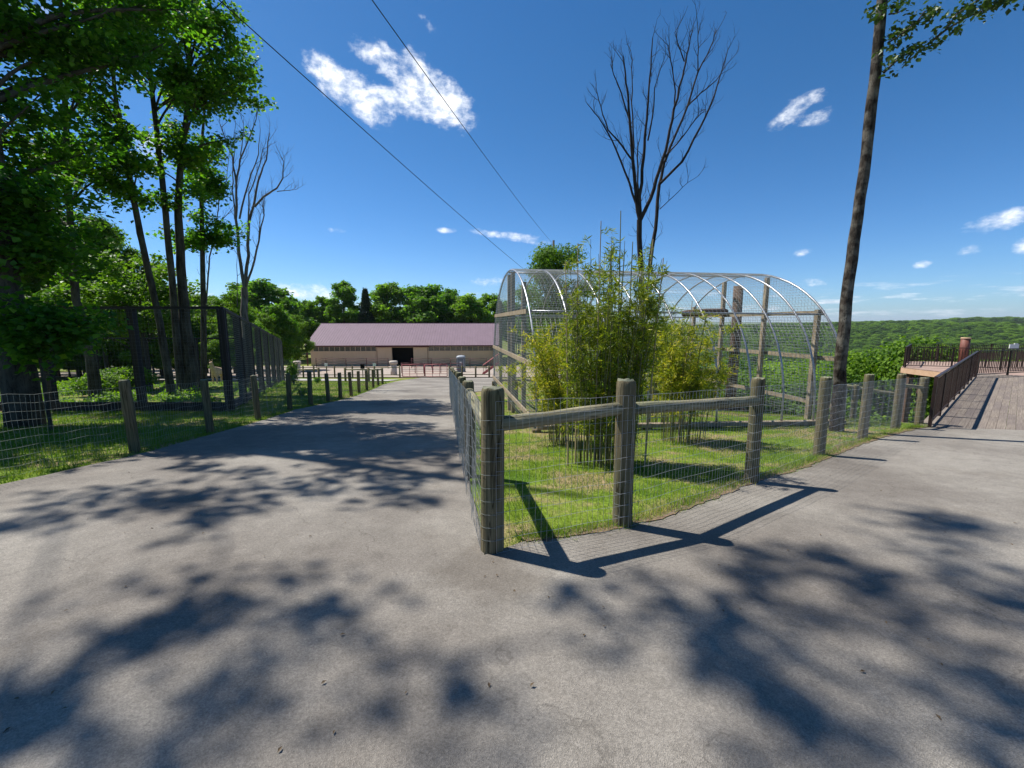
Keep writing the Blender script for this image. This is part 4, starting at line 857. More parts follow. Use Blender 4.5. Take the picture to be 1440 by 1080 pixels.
def dead_tree(label, D, stems, mat, seed, tw=(.022, 2, 1.5), name='dead_tree'):
    b_ = gx(stems[0][0][0][0], D); root = thing(name, label, 'tree', b_); q = random.Random(seed)
    for i_, (pts, r0, r1) in enumerate([(s_[0:-2], s_[-2], s_[-1]) if not isinstance(s_[0], list) else s_ for s_ in stems2(stems)]):
        P = [at(x, y, D + dz_) for x, y, dz_ in pts]
        P = [np.array(p) for p in P]; F = []
        for a, b in zip(P[:-1], P[1:]):
            for t_ in (0, .33, .66): F.append(a + (b - a) * t_ + np.array([q.gauss(0, .02), q.gauss(0, .02), 0]) * np.linalg.norm(b - a) * .7)
        F.append(P[-1]); g = Geo()
        if i_ == 0: F[0] = np.array([b_.x, b_.y, b_.z - .3])
        g.tube(F, np.linspace(r0, r1, len(F)) * (.85 if i_ == 0 else .72), 9, False, .03)
        if i_ > 0 or tw[1] > 2: twigs(g, F[2:], min(tw[0], r1 * 1.3 + .006), tw[1], q, tw[2])
        part('trunk' if i_ == 0 else 'limb', g, mat, root, True)
    return root
def stems2(stems):
    out_ = []
    for pts, r0, r1 in stems:
        n_ = len(pts); off = (hash(str(pts)) % 7 - 3) * .12; off = ((int(pts[-1][0]) * 7 + int(pts[-1][1])) % 9 - 4) * .16
        out_.append(([(x, y, off * i_ / (n_ - 1)) for i_, (x, y) in enumerate(pts)], r0, r1))
    return out_
def Z1(*p): return [(800 + x / 2.7, 20 + y / 2.7) for x, y in p]
D1 = 19
dead_tree('tall blackened leafless tree standing behind the aviary roof', D1, [
    ([(901, 560)] + Z1((270, 980), (268, 780)), .16, .125),
    (Z1((305, 980), (325, 820), (345, 650), (362, 560)), .125, .08),
    (Z1((268, 780), (255, 680), (245, 560), (232, 420), (224, 320), (215, 230), (205, 160)), .12, .03),
    (Z1((268, 780), (270, 690), (285, 540), (292, 430), (300, 330), (312, 200), (318, 90)), .11, .025),
    (Z1((272, 780), (310, 700), (345, 590), (375, 480), (400, 360), (430, 240), (450, 150), (470, 60)), .12, .025),
    (Z1((255, 720), (215, 600), (165, 480), (110, 390), (70, 340)), .07, .02), (Z1((245, 560), (200, 500), (150, 440), (120, 350), (103, 280)), .06, .018),
    (Z1((362, 560), (395, 480), (450, 350), (490, 220), (540, 120), (560, 60)), .08, .02), (Z1((350, 640), (430, 560), (500, 430), (545, 330), (570, 250), (600, 150)), .08, .02),
    (Z1((232, 420), (200, 300), (170, 230), (158, 190)), .05, .015), (Z1((400, 360), (400, 260), (385, 170), (378, 120)), .045, .015), (Z1((450, 350), (500, 300), (560, 250), (600, 190)), .045, .015),
    (Z1((440, 180), (420, 130), (402, 70)), .04, .014), (Z1((300, 480), (320, 380), (325, 280), (350, 200)), .05, .014), (Z1((245, 560), (240, 380), (242, 250), (235, 140)), .05, .014),
    (Z1((365, 540), (430, 470), (480, 400), (520, 360)), .045, .014), (Z1((345, 740), (400, 690), (450, 640), (490, 615)), .025, .008), (Z1((490, 220), (490, 130), (488, 40)), .035, .012), (Z1((268, 780), (262, 640), (262, 500), (270, 470)), .06, .02)],
    'dead_bark', 4, (.013, 3, .95))
def Z2(*p): return [(280 + x / 3.485, 130 + y / 3.485) for x, y in p]
dead_tree('pale grey dead tree with upswept bare limbs at the end of the enclosure', 24, [
    ([(346, 520)] + Z2((222, 1075), (222, 960)), .24, .19),
    (Z2((222, 960), (195, 780), (180, 620), (182, 440), (165, 320), (160, 290)), .13, .03), (Z2((222, 960), (238, 800), (245, 640), (270, 540), (290, 430), (330, 330), (345, 200)), .13, .03),
    (Z2((225, 960), (270, 820), (300, 680), (320, 600), (308, 545)), .09, .02), (Z2((270, 560), (320, 510), (380, 470), (410, 420), (415, 340), (405, 320)), .08, .02), (Z2((380, 485), (430, 480), (468, 477)), .035, .01),
    (Z2((182, 440), (200, 330), (240, 240), (280, 130), (285, 100)), .07, .015), (Z2((195, 620), (240, 450), (290, 300), (300, 180)), .07, .015), (Z2((165, 320), (130, 240), (110, 170), (130, 150)), .05, .012),
    (Z2((180, 620), (165, 480), (170, 350), (180, 150)), .06, .014), (Z2((240, 640), (245, 500), (300, 350), (310, 280)), .06, .014), (Z2((200, 340), (215, 220), (220, 120)), .04, .01),
    (Z2((185, 1050), (188, 900), (180, 740)), .035, .01), (Z2((25, 1250), (38, 1000), (48, 850), (62, 720), (85, 655), (98, 520), (135, 430), (148, 300)), .07, .014), (Z2((85, 660), (125, 610), (162, 570)), .035, .016), (Z2((290, 740), (300, 600), (318, 560)), .03, .01)],
    'dead_grey', 6, (.013, 3, 1.0))
# tree showing above the aviary ridge, utility pole and cables
b_ = gx(780, 42); tree('slope_b', b_, 'round green tree showing above the aviary ridge left of the dead tree', at(780, 343, 42).z - b_.z, 1.0, None, .95)
pb = gx(776, 47); ptop = at(776, 338, 47)
pole = thing('utility_pole', 'wooden utility pole hidden behind the round tree', 'utility pole', pb)
g = Geo(); g.tube([[pb.x, pb.y, pb.z - .5], [pb.x, pb.y, ptop.z]], [.17, .11], 10); part('shaft', g, 'bark', pole, True)
def cable(label, p0, p1, sag, r_):
    p0 = np.array(p0); p1 = np.array(p1); P = [p0 + (p1 - p0) * t_ - np.array([0, 0, sag * 4 * t_ * (1 - t_)]) for t_ in np.linspace(0, 1, 40)]
    g = Geo(); g.tube(P, r_, 5, False); return tag(obj('overhead_cable', g.mesh('overhead_cable', 'cable', True)), label, 'cable', 'overhead cables')
cable('thin black overhead cable passing over the large white cloud, upper right of the pair', at(448, -105, 8), at(776, 341, 47), .22, .011)
cable('thin black overhead cable passing left of the large white cloud, lower left of the pair', at(215, -84, 8), at(776, 409, 47), .25, .012)

# ------------------------------------------------------------------ barn
BW = 33.5; bl = gx(438, 74); bl.z = -5.9; brt = -math.atan(0.06)
by = math.radians(3.6); bx_ = Vector((math.cos(by), math.sin(by), 0)); bn_ = Vector((-math.sin(by), math.cos(by), 0))
barn = thing('barn', 'long tan barn with dusty mauve metal roof at the end of the road', 'barn', bl, by)
def bpart(name, g, mat, smooth=False, parent=None): return obj(name, g.mesh(name, mat, smooth), parent or barn)
BD = 15.5; WH = 3.95; RH = 3.55; BW = 32.6
dx0, dx1 = 13.9, 17.6                                     # doorway
dh = 3.35
wt = .18
def wallseg(x0, x1, z0, z1, mat='wall_tan', nm='wall_panel'):
    g = Geo(); g.box(((x0 + x1) / 2, wt / 2, (z0 + z1) / 2), (x1 - x0, wt, z1 - z0)); bpart(nm, g, mat)
wz0, wz1 = 2.72, 3.52
x = 0
seg = [(0, .5), (.5, 11.2), (11.2, dx0), (dx1, 20.2), (20.2, 31.9), (31.9, BW)]
for (a, b) in seg:
    if (a, b) in ((.5, 11.2), (20.2, 31.9)): wallseg(a, b, 0, wz0); wallseg(a, b, wz1, WH)
    else: wallseg(a, b, 0, WH)
wallseg(dx0, dx1, dh, WH)
# panel joint battens on the wall
for xx in np.arange(.9, BW, .92):
    if dx0 < xx < dx1: continue
    z1_ = wz0 if (.5 < xx < 11.2 or 20.2 < xx < 31.9) else WH - .06
    g = Geo(); g.box((xx, -.012, z1_ / 2), (.035, .024, z1_ - .02)); bpart('batten', g, 'wall_tan')
for (a, b) in ((.5, 11.2), (20.2, 31.9)):
    w_ = tag(bpart('window_strip', Geo().box(((a + b) / 2, .12, (wz0 + wz1) / 2), (b - a, .05, wz1 - wz0)), 'window_glass'))
    nf_ = 12
    for k in range(nf_ + 1):
        xx = a + (b - a) * k / nf_; g = Geo(); g.box((xx, .04, (wz0 + wz1) / 2), (.07 if k % 3 else .11, .07, wz1 - wz0 - .06)); bpart('mullion', g, 'wall_frame', parent=w_)
    for zz in (wz0, wz1): g = Geo(); g.box(((a + b) / 2, .0, zz), (b - a + .16, .12, .07)); bpart('window_frame', g, 'wall_frame', parent=w_)
# sliding doors, track, near-black lining that paints the inside as unlit
for a, b in ((11.35, dx0 - .02), (dx1 + .02, 20.1)):
    d_ = bpart('sliding_door', Geo().box(((a + b) / 2, -.10, dh / 2 + .03), (b - a, .06, dh - .02)), 'wall_tan')
    bpart('door_edge', Geo().box((a if a < dx0 - 1 else b, -.145, dh / 2), (.05, .03, dh)), 'roof_trim', parent=d_)
bpart('door_track', Geo().box(((11.2 + 20.3) / 2, -.2, dh + .16), (9.3, .16, .16)), 'roof_trim')
g = Geo(); g.box(((dx0 + dx1) / 2, 3.2, 1.7), (5.2, .1, 3.6)); g.box((dx0 - .8, 1.8, 1.7), (.1, 2.9, 3.5)); g.box((dx1 + .8, 1.8, 1.7), (.1, 2.9, 3.5)); g.box(((dx0 + dx1) / 2, 1.8, 3.5), (5.2, 2.9, .1)); bpart('unlit_lining', g, 'black_and_unlit')
for xx in (0.08, BW - .08):
    g = Geo(); V = [[xx - .08, .1, 0], [xx - .08, BD - .1, 0], [xx - .08, BD - .1, WH], [xx - .08, BD / 2, WH + RH - .12], [xx - .08, .1, WH], [xx + .08, .1, 0], [xx + .08, BD - .1, 0], [xx + .08, BD - .1, WH], [xx + .08, BD / 2, WH + RH - .12], [xx + .08, .1, WH]]
    g.add(V, [[0, 1, 2, 4], [5, 9, 7, 6], [0, 4, 9, 5], [1, 6, 7, 2], [4, 3, 8, 9], [3, 2, 7, 8]], [[4, 2, 3], [9, 8, 7]]); bpart('gable_wall', g, 'wall_tan')
g = Geo(); g.box((BW / 2, BD - .1, WH / 2), (BW, .18, WH)); bpart('rear_wall', g, 'wall_tan')
ov = .75; sl = RH / (BD / 2); th_ = .09
for sg in (0, 1):
    y0, y1 = (-ov, BD / 2) if sg == 0 else (BD / 2, BD + ov); z0, z1 = (WH + .12 - sl * ov, WH + RH + .12) if sg == 0 else (WH + RH + .12, WH + .12 - sl * ov)
    g = Geo(); V = [[-.7, y0, z0], [BW + .5, y0, z0], [BW + .5, y1, z1], [-.7, y1, z1]]; V += [[a, b, c - th_] for a, b, c in V]
    g.add(V, [[0, 1, 2, 3], [7, 6, 5, 4], [0, 4, 5, 1], [1, 5, 6, 2], [2, 6, 7, 3], [3, 7, 4, 0]]); rf = bpart('roof', g, 'roof_metal')
    g = Geo()
    for xx in np.arange(-.6, BW + .5, .46):
        g.beam([xx, y0 + .01, z0 + .02], [xx, y1, z1 + .02], .045, .035)
    o_ = bpart('roof_rib', g, 'roof_metal', parent=rf); o_['kind'] = 'stuff'
g = Geo(); g.box((BW / 2 - .1, BD / 2, WH + RH + .15), (BW + 1.22, .4, .06)); bpart('ridge_cap', g, 'roof_trim')
g = Geo(); g.box((BW / 2 - .1, -ov - .02, WH - sl * ov + .05), (BW + 1.2, .05, .2)); bpart('eave_trim', g, 'roof_trim')
for xx in (-.35, BW - .9, BW + .3): g = Geo(); g.box((xx, -ov + .12, (WH - sl * ov) / 2), (.16, .16, WH - sl * ov)); bpart('porch_post', g, 'maroon_metal')

# ------------------------------------------------------------------ yard fences, gates, toilet
def bar_fence(name, label, cat, pts, h, hs_, r_p, r_r, mp, mr, group=None):
    root = thing(name, label, cat, pts[0], 0, group)
    for v in pts: g = Geo(); g.tube([[v.x, v.y, v.z - .1], [v.x, v.y, v.z + h]], r_p, 8); part('post', g, mp, root, True)
    for hh in hs_:
        for a, b in zip(pts[:-1], pts[1:]):
            g = Geo(); g.tube([up(a, hh), up(b, hh)], r_r, 6); part('rail', g, mr, root, True)
    return root
GY = 'metal corral fences in front of the barn'
bar_fence('corral_fence', 'dark metal corral fence along the barn wall left of the doorway', 'fence', [gx(x, 67) for x in (445, 459, 487, 516, 546)], 1.7, (.35, .8, 1.25, 1.6), .05, .03, 'maroon_metal', 'maroon_metal', GY)
bar_fence('corral_fence', 'dark metal corral fence along the barn wall right of the doorway', 'fence', [gx(x, 67) for x in (579, 607, 634, 661, 684)], 1.7, (.35, .8, 1.25, 1.6), .05, .03, 'maroon_metal', 'maroon_metal', GY)
bar_fence('corral_fence', 'low dark pen fence crossing the gravel before the barn door', 'fence', [gx(x, 52) for x in (565, 584, 596, 609, 620, 634, 650)], 1.35, (.5, .95, 1.3), .045, .03, 'maroon_metal', 'maroon_metal', GY)
bar_fence('yard_fence', 'wooden post fence crossing the yard behind the green lawn', 'fence', [gx(x, 38.2) for x in (398, 427, 442, 471, 496, 527, 562.5)], 1.1, (.28, .95), .075, .035, 'post_wood', 'rail_wood', 'wooden yard fences')
bar_fence('yard_fence', 'short pale-railed fence behind the lawn nearest to the enclosure', 'fence', [gx(x, 31) for x in (412, 449)], 1.0, (.88,), .085, .05, 'post_wood', 'rail_wood', 'wooden yard fences')
bar_fence('yard_fence', 'short pale-railed fence behind the lawn nearest to the road', 'fence', [gx(x, 31) for x in (486, 519, 538)], 1.0, (.88,), .085, .05, 'post_wood', 'rail_wood', 'wooden yard fences')
bar_fence('yard_fence', 'wooden fence running right from the red gates behind the grey toilet', 'fence', [gx(x, 38.6) for x in (632, 650, 669, 688)], 1.1, (.3, .95), .08, .04, 'post_wood', 'rail_wood', 'wooden yard fences')
for i_, (xa, xb, lb_) in enumerate(((566, 597, 'red pipe gate, left leaf of the pair closing the yard'), (598, 629, 'red pipe gate, right leaf of the pair closing the yard'))):
    a, b = gx(xa, 38.8), gx(xb, 38.8); root = thing('pipe_gate', lb_, 'gate', a, 0, 'red gates at the road end')
    g = Geo()
    for v in (a, b): g.tube([up(v, .12), up(v, 1.2)], .035, 8)
    for hh in (.12, 1.2): g.tube([up(a, hh), up(b, hh)], .03, 8)
    part('gate_frame', g, 'red_gate', root, True)
    for hh in (.35, .6, .9): g = Geo(); g.tube([up(a, hh), up(b, hh)], .022, 6); part('gate_bar', g, 'red_gate', root, True)
    for t_ in (.33, .66): v = a.lerp(b, t_); g = Geo(); g.tube([up(v, .12), up(v, 1.2)], .022, 6); part('gate_bar', g, 'red_gate', root, True)
for px, D, lb_ in ((554, 44, 'pale stone pillar with wider cap beside the barn doorway'), (419, 50, 'pale stone pillar left of the barn beside the bright shrub')):
    v = gx(px, D); root = thing('pillar', lb_, 'pillar', v, 0, 'pale round pillars in the yard')
    g = Geo(); g.tube([[v.x, v.y, v.z - .1], [v.x, v.y, v.z + .5], [v.x, v.y, v.z + 1.25]], [.34, .33, .33], 14, True, .01); part('shaft', g, 'stone_pale', root, True)
    g = Geo(); g.tube([[v.x, v.y, v.z + 1.25], [v.x, v.y, v.z + 1.5], [v.x, v.y, v.z + 1.56]], [.42, .43, .36], 14); part('cap', g, 'stone_pale', root, True)
for px, lb_ in ((460, 'white plaque on a yard post left of the small black box'), (527.5, 'white plaque on a yard post right of the small black box')):
    v = gx(px, 37.5); root = thing('plaque_post', lb_, 'sign', v, 0, 'white plaques on yard posts')
    g = Geo(); g.tube([v, up(v, 1.15)], .05, 8); part('post', g, 'post_wood', root); g = Geo(); g.box((v.x, v.y - .06, v.z + 1.2), (.26, .03, .26)); part('plaque', g, 'white_paint', root)
v = gx(510.5, 38); root = thing('feed_box', 'small black box on a post in the middle of the yard fence', 'box', v); g = Geo(); g.box((v.x, v.y, v.z + 1.02), (.3, .22, .36)); g.box((v.x, v.y, v.z + 1.22), (.36, .28, .04)); part('case', g, 'black_and_unlit', root); g = Geo(); g.tube([v, up(v, .84)], .04, 8); part('post', g, 'post_wood', root)
# portable toilet
v = gx(648.5, 58.5); pt_ = thing('portable_toilet', 'grey portable toilet with domed roof standing right of the red gates', 'portable toilet', v)
g = Geo(); g.box((v.x, v.y, v.z + 1.02), (1.12, 1.15, 2.0), taper=.96); part('cabin', g, 'plastic_grey', pt_)
g = Geo(); g.box((v.x, v.y, v.z + .04), (1.24, 1.25, .12)); part('skid', g, 'black_and_unlit', pt_)
g = Geo(); k_ = 12; P = []
for i_, (zz, rr_) in enumerate(((2.02, .60), (2.12, .62), (2.22, .58), (2.32, .44), (2.37, .2))):
    a = (np.arange(16) + .5) * math.pi / 8; c_ = np.cos(a); s_ = np.sin(a); f_ = np.maximum(abs(c_), abs(s_)) ** .7; P.append(np.column_stack([v.x + c_ / f_ * rr_, v.y + s_ / f_ * rr_, np.full(16, v.z + zz)]))
V = np.vstack(P + [[[v.x, v.y, v.z + 2.38]]]); i = np.arange(4)[:, None] * 16; j = np.arange(16)[None]; j2 = (j + 1) % 16
g.add(V, np.stack([i + j, i + j2, i + 16 + j2, i + 16 + j], -1).reshape(-1, 4), [[64 + w_, 64 + (w_ + 1) % 16, 80] for w_ in range(16)]); part('roof', g, 'plastic_light', pt_, True)
dr = part('door', Geo().box((v.x, v.y - .60, v.z + .98), (.78, .05, 1.78)), 'plastic_grey', pt_); 
for dx_ in (-.43, .43): part('door_jamb', Geo().box((v.x + dx_, v.y - .60, v.z + 1.0), (.07, .09, 1.9)), 'plastic_light', pt_)
part('notice', Geo().box((v.x + .02, v.y - .64, v.z + 1.42), (.26, .02, .24)), 'white_paint', dr)
part('latch', Geo().box((v.x - .28, v.y - .645, v.z + 1.0), (.16, .04, .1)), 'black_and_unlit', dr)
# maroon steps with handrails
v = gx(687, 48); root = thing('steps', 'maroon metal steps with handrails climbing right beside the aviary end', 'steps', v)
for i_ in range(7): part('tread', Geo().box((v.x - .55 + .26 * i_, v.y, v.z + .12 + .19 * i_), (.28, 1.2, .05)), 'red_gate', root)
for sy in (-.62, .62):
    part('handrail', Geo().tube([[v.x - .6, v.y + sy, v.z + 1.1], [v.x + 1.2, v.y + sy, v.z + 2.4]], .03, 6), 'red_gate', root)
    part('stringer', Geo().beam([v.x - .7, v.y + sy, v.z + .05], [v.x + 1.2, v.y + sy, v.z + 1.4], .05, .2), 'red_gate', root)
    for i_ in range(7): part('baluster', Geo().tube([[v.x - .55 + .27 * i_, v.y + sy, v.z + .15 + .19 * i_], [v.x - .55 + .27 * i_, v.y + sy, v.z + 1.14 + .195 * i_]], .02, 5), 'maroon_metal', root)

# bright shrub and tufts behind the lawn
def shrub(px, D, r_, h, n_, label, mat='leaf_bright', size=.09, seed=1, name='shrub'):
    v = gx(px, D); root = thing(name, label, 'shrub', v); g = Geo(); q = random.Random(seed)
    for _ in range(9):
        a = q.random() * 6.28; g.tube([[v.x, v.y, v.z - .05], [v.x + math.cos(a) * r_ * .4, v.y + math.sin(a) * r_ * .4, v.z + h * .6], [v.x + math.cos(a) * r_ * .7, v.y + math.sin(a) * r_ * .7, v.z + h * .9]], [.02, .014, .005], 5, False)
    part('stems', g, 'bark', root); bl_ = [((v.x + q.uniform(-.5, .5) * r_, v.y + q.uniform(-.4, .4) * r_, v.z + h * q.uniform(.3, .8)), (r_ * .5, r_ * .5, h * .24)) for _ in range(9)]
    part('foliage', crown_geo(bl_, n_, size, seed, .6, .7), mat, root, tint=True)
shrub(413, 27, .55, 1.6, 2600, 'bright lime-green shrub at the far end of the enclosure')
shrub(446, 29, .3, .5, 500, 'small grey-green tuft at the foot of the yard fence post', 'leaf_line', .07, 2, 'weed_tuft')
shrub(178, 19, 1.3, 1.2, 7000, 'dense round bush inside the enclosure behind the forked tree', 'leaf_wood', .11, 3)
shrub(140, 17.5, 1.0, .9, 5000, 'pale leafy bush inside the enclosure left of the forked tree', 'leaf_wood', .11, 4)
shrub(425, 17.5, .35, .4, 600, 'small clump of weeds growing in the lawn between fence posts', 'leaf_line', .06, 5, 'weed_clump')

# tan alpaca seen through the enclosure
v = gx(308, 29)
def skin(name, joints, edges, mat, root, loc, rz=0, sub=2):
    me = bpy.data.meshes.new(name); me.from_pydata([j[:3] for j in joints], edges, []); me.materials.append(MAT[mat])
    o = obj(name, me, root, loc, (0, 0, rz)); md = o.modifiers.new('skin', 'SKIN'); md.use_smooth_shade = True
    for i_, j in enumerate(joints): me.skin_vertices[0].data[i_].radius = (j[3], j[3] if len(j) < 5 else j[4])
    me.skin_vertices[0].data[0].use_root = True
    s_ = o.modifiers.new('sub', 'SUBSURF'); s_.levels = sub; s_.render_levels = sub; return o
al = thing('alpaca', 'fluffy tan alpaca standing behind the enclosure wires', 'alpaca', v)
J = [(0, .45, .82, .24), (0, 0, .84, .27), (0, -.38, .86, .22), (0, -.52, 1.12, .12), (0, -.56, 1.36, .11), (0, -.58, 1.46, .13), (0, -.72, 1.40, .06),
     (-.13, -.36, .62, .10), (-.14, -.36, .32, .065), (-.14, -.37, .02, .05), (.13, -.36, .62, .10), (.14, -.36, .32, .065), (.14, -.37, .02, .05),
     (-.14, .45, .6, .12), (-.14, .50, .34, .065), (-.14, .46, .02, .05), (.14, .45, .6, .12), (.14, .50, .34, .065), (.14, .46, .02, .05), (0, .68, .86, .06)]
skin('body', J, [(1, 0), (1, 2), (2, 3), (3, 4), (4, 5), (5, 6), (2, 7), (7, 8), (8, 9), (2, 10), (10, 11), (11, 12), (0, 13), (13, 14), (14, 15), (0, 16), (16, 17), (17, 18), (0, 19)], 'fleece', al, (0, 0, 0))
for sx_ in (-1, 1):
    g = Geo(); g.tube([[sx_ * .06, -.56, 1.54], [sx_ * .09, -.57, 1.61], [sx_ * .085, -.57, 1.67]], [.03, .028, .008], 6); obj('ear', g.mesh('ear', 'fleece', True), al)
    g = Geo(); g.tube([[sx_ * .07, -.69, 1.46], [sx_ * .073, -.70, 1.46]], [.016, .014], 8); obj('eye', g.mesh('eye', 'black_and_unlit', True), al)

# ------------------------------------------------------------------ boardwalk and terrace on the right
DZ = -.60
A_ = np.array([9.0, 8.98]); B_ = np.array([19.2, 17.6]); d_ = (B_ - A_) / np.linalg.norm(B_ - A_); n_ = np.array([d_[1], -d_[0]]); DL = np.linalg.norm(B_ - A_)
ang = math.atan2(d_[1], d_[0])
bw = thing('boardwalk', 'weathered plank boardwalk starting where the right path ends', 'boardwalk', (A_[0], A_[1], DZ), ang)
pw = .137
for i_ in range(24):
    w_ = -.10 + pw * i_ ; t_ = max(0, w_ * .62) - .02; first = True
    while t_ < DL + 2.2:
        L_ = rnd.uniform(1.4, 3.4) if first else 3.0; e_ = min(t_ + L_, DL + 2.3); first = False
        g = Geo(); g.box(((t_ + e_) / 2, -w_, -.02 + rnd.uniform(-.002, .002)), (e_ - t_ - .008, pw - .004, .036)); 
        o_ = obj('plank', g.mesh('plank', 'plank'), bw); t_ = e_
for w_ in (0, .9, 1.8, 2.7, 3.1):
    g = Geo(); g.box((DL / 2 + 1.1 + w_ * .31, -w_, -.14), (DL + 2 - w_ * .6, .06, .18)); obj('joist', g.mesh('joist', 'dark_log'), bw)
for t_ in (.8, 4, 7.5, 11, 14.5):
    for w_ in (.05, 2.9):
        p_ = A_ + d_ * (t_ + w_ * .7) + n_ * w_; gz_ = tz(*p_); h_ = max(.1, DZ - .23 - gz_ + .2)
        g = Geo(); g.box((t_ + w_ * .7, -w_, -.23 - h_ / 2), (.18, .18, h_)); obj('pile', g.mesh('pile', 'post_wood'), bw)
def railing(label, pts, z, h=1.07, sp=.115, post_every=1.75, mat='brown_metal', edge='brown_metal'):
    p0 = Vector((pts[0][0], pts[0][1], z)); root = thing('railing', label, 'railing', p0, 0, 'brown baluster railings round the terrace')
    bm_ = Geo().box((0, 0, (h - .12) / 2 + .1), (.022, .022, h - .2)).mesh('baluster', mat); pm_ = Geo().box((0, 0, h / 2), (.06, .06, h + .03)).mesh('post', mat)
    for a, b in zip(pts[:-1], pts[1:]):
        a = Vector((*a, z)); b = Vector((*b, z)); L_ = (b - a).length; an = math.atan2(b.y - a.y, b.x - a.x)
        for hh, w_ in ((h, .055), (.10, .035)):
            g = Geo(); g.beam(up(a, hh), up(b, hh), w_, .035); part('top_rail' if hh == h else 'bottom_rail', g, mat if hh != h else edge, root)
        nb = int(L_ / sp)
        for k in range(1, nb):
            obj('baluster', bm_, root, a.lerp(b, k / nb) - p0, (0, 0, an))
        npp = max(1, round(L_ / post_every))
        for k in range(npp + 1): obj('post', pm_, root, a.lerp(b, k / npp) - p0, (0, 0, an))
    return root
railing('dark brown railing running along the left side of the boardwalk', [tuple(A_ + d_ * .02), tuple(B_)], DZ)
railing('brown railing across the far end of the boardwalk turning right', [(B_[0] + .12, B_[1] + .05), (23.4, 18.9), (31, 19.5)], DZ)
railing('brown railing along the near edge of the upper terrace', [(21.0, 22.7), (24.5, 21.3), (31, 21.3)], -.70, 1.06)
railing('farthest brown railing at the back of the terrace overlooking the valley', [(21.1, 22.9), (24.35, 26.1), (33, 26.5), (40, 26)], -.70, 1.06)
tr_ = thing('terrace', 'raised timber viewing terrace with pale fascia beyond the boardwalk', 'terrace', (21, 22, -.7))
g = Geo(); P = [(20.95, 20.9), (21.0, 22.9), (24.4, 26.3), (40.5, 26.4), (40.5, 18), (31, 19.7), (23.4, 19.1), (20.4, 18.4)]
V = [[x - 21, y - 22, -.01] for x, y in P] + [[x - 21, y - 22, -.06] for x, y in P]; bme = bpy.data.meshes.new('deck_floor'); bme.from_pydata(V, [], [list(range(8))[::-1], list(range(8, 16))] + [[i_, (i_ + 1) % 8, 8 + (i_ + 1) % 8, 8 + i_] for i_ in range(8)]); bme.materials.append(MAT['terrace_board']); obj('deck_floor', bme, tr_)
for a, b in zip(P, P[1:] + P[:1]):
    g = Geo(); g.beam([a[0] - 21, a[1] - 22, -.2], [b[0] - 21, b[1] - 22, -.2], .05, .26); obj('fascia_board', g.mesh('fascia_board', 'fascia'), tr_)
for (x, y) in ((21.4, 21), (21.2, 22.6), (24.8, 25.6), (27, 25.8), (27, 20.5), (32, 25.8), (36, 25.8), (33, 20.5)):
    gz_ = tz(x, y); g = Geo(); g.box((x - 21, y - 22, (-.35 + gz_ + .7 - .3) / 2), (.25, .25, -.33 - (gz_ + .7) + .3)); obj('pile', g.mesh('pile', 'dark_log'), tr_)
v = at(1356.5, 488, 23.2); root = thing('wooden_column', 'reddish-brown round column standing on the terrace behind the railing', 'column', (v.x, v.y, -.71))
g = Geo(); g.tube([[v.x, v.y, -.71], [v.x, v.y, .2], [v.x, v.y, .78]], .19, 16, True); part('shaft', g, 'barrel_brown', root, True)
g = Geo(); g.tube([[v.x, v.y, .78], [v.x, v.y, .85]], [.205, .20], 16, True); part('cap', g, 'fascia', root, True)
v = at(1426, 487, 21.2); root = thing('rail_sign', 'small blank white notice board fixed on the terrace railing', 'sign', v)
g = Geo(); g.box((v.x, v.y, v.z), (.46, .03, .2)); g.box((v.x + .08, v.y, v.z + .11), (.18, .029, .08)); part('board', g, 'white_paint', root); part('bracket', Geo().box((v.x, v.y + .03, v.z - .16), (.04, .03, .22)), 'brown_metal', root)

# ------------------------------------------------------------------ slope trees and valley forest
sl_cr = []
SLP = [(1212, 29, 474, 'slope_a', .9), (1068, 31, 520, 'slope_b', 1), (1120, 27, 536, 'slope_a', 1), (1010, 30, 520, 'slope_a', 1), (950, 33, 505, 'slope_b', 1), (1160, 34, 522, 'slope_b', 1.1), (1252, 33, 505, 'slope_b', 1.1), (1290, 40, 512, 'slope_a', 1.2),
       (1345, 44, 503, 'slope_b', 1.2), (1400, 46, 500, 'slope_a', 1.2), (1450, 50, 500, 'slope_b', 1.2), (985, 42, 508, 'slope_b', 1.1), (1040, 46, 504, 'slope_a', 1.1), (1095, 44, 507, 'slope_b', 1.1), (1140, 50, 500, 'slope_a', 1.2), (905, 42, 498, 'slope_a', 1.1), (875, 36, 492, 'slope_b', 1.1),
       (1180, 60, 504, 'slope_b', 1.3), (1235, 56, 508, 'slope_a', 1.3), (845, 50, 486, 'slope_a', 1.1), (930, 60, 496, 'slope_a', 1.3)]
for i_, (px, D, yt, kd, wd) in enumerate(SLP):
    b_ = gx(px, D); rk = sorted(SLP[1:], key=lambda q_: q_[0]).index(SLP[i_]) if i_ else 0; lab = 'rounded light green tree on the slope right of the leaning trunk' if i_ == 0 else 'green slope tree below aviary and terrace, ' + ORD[rk] + ' from the left'
    r_, c_ = tree(kd, b_, lab, max(5, at(px, yt, D).z - b_.z), i_ * 1.9, 'trees on the near valley slope' if i_ else None, wd); sl_cr.append(c_)
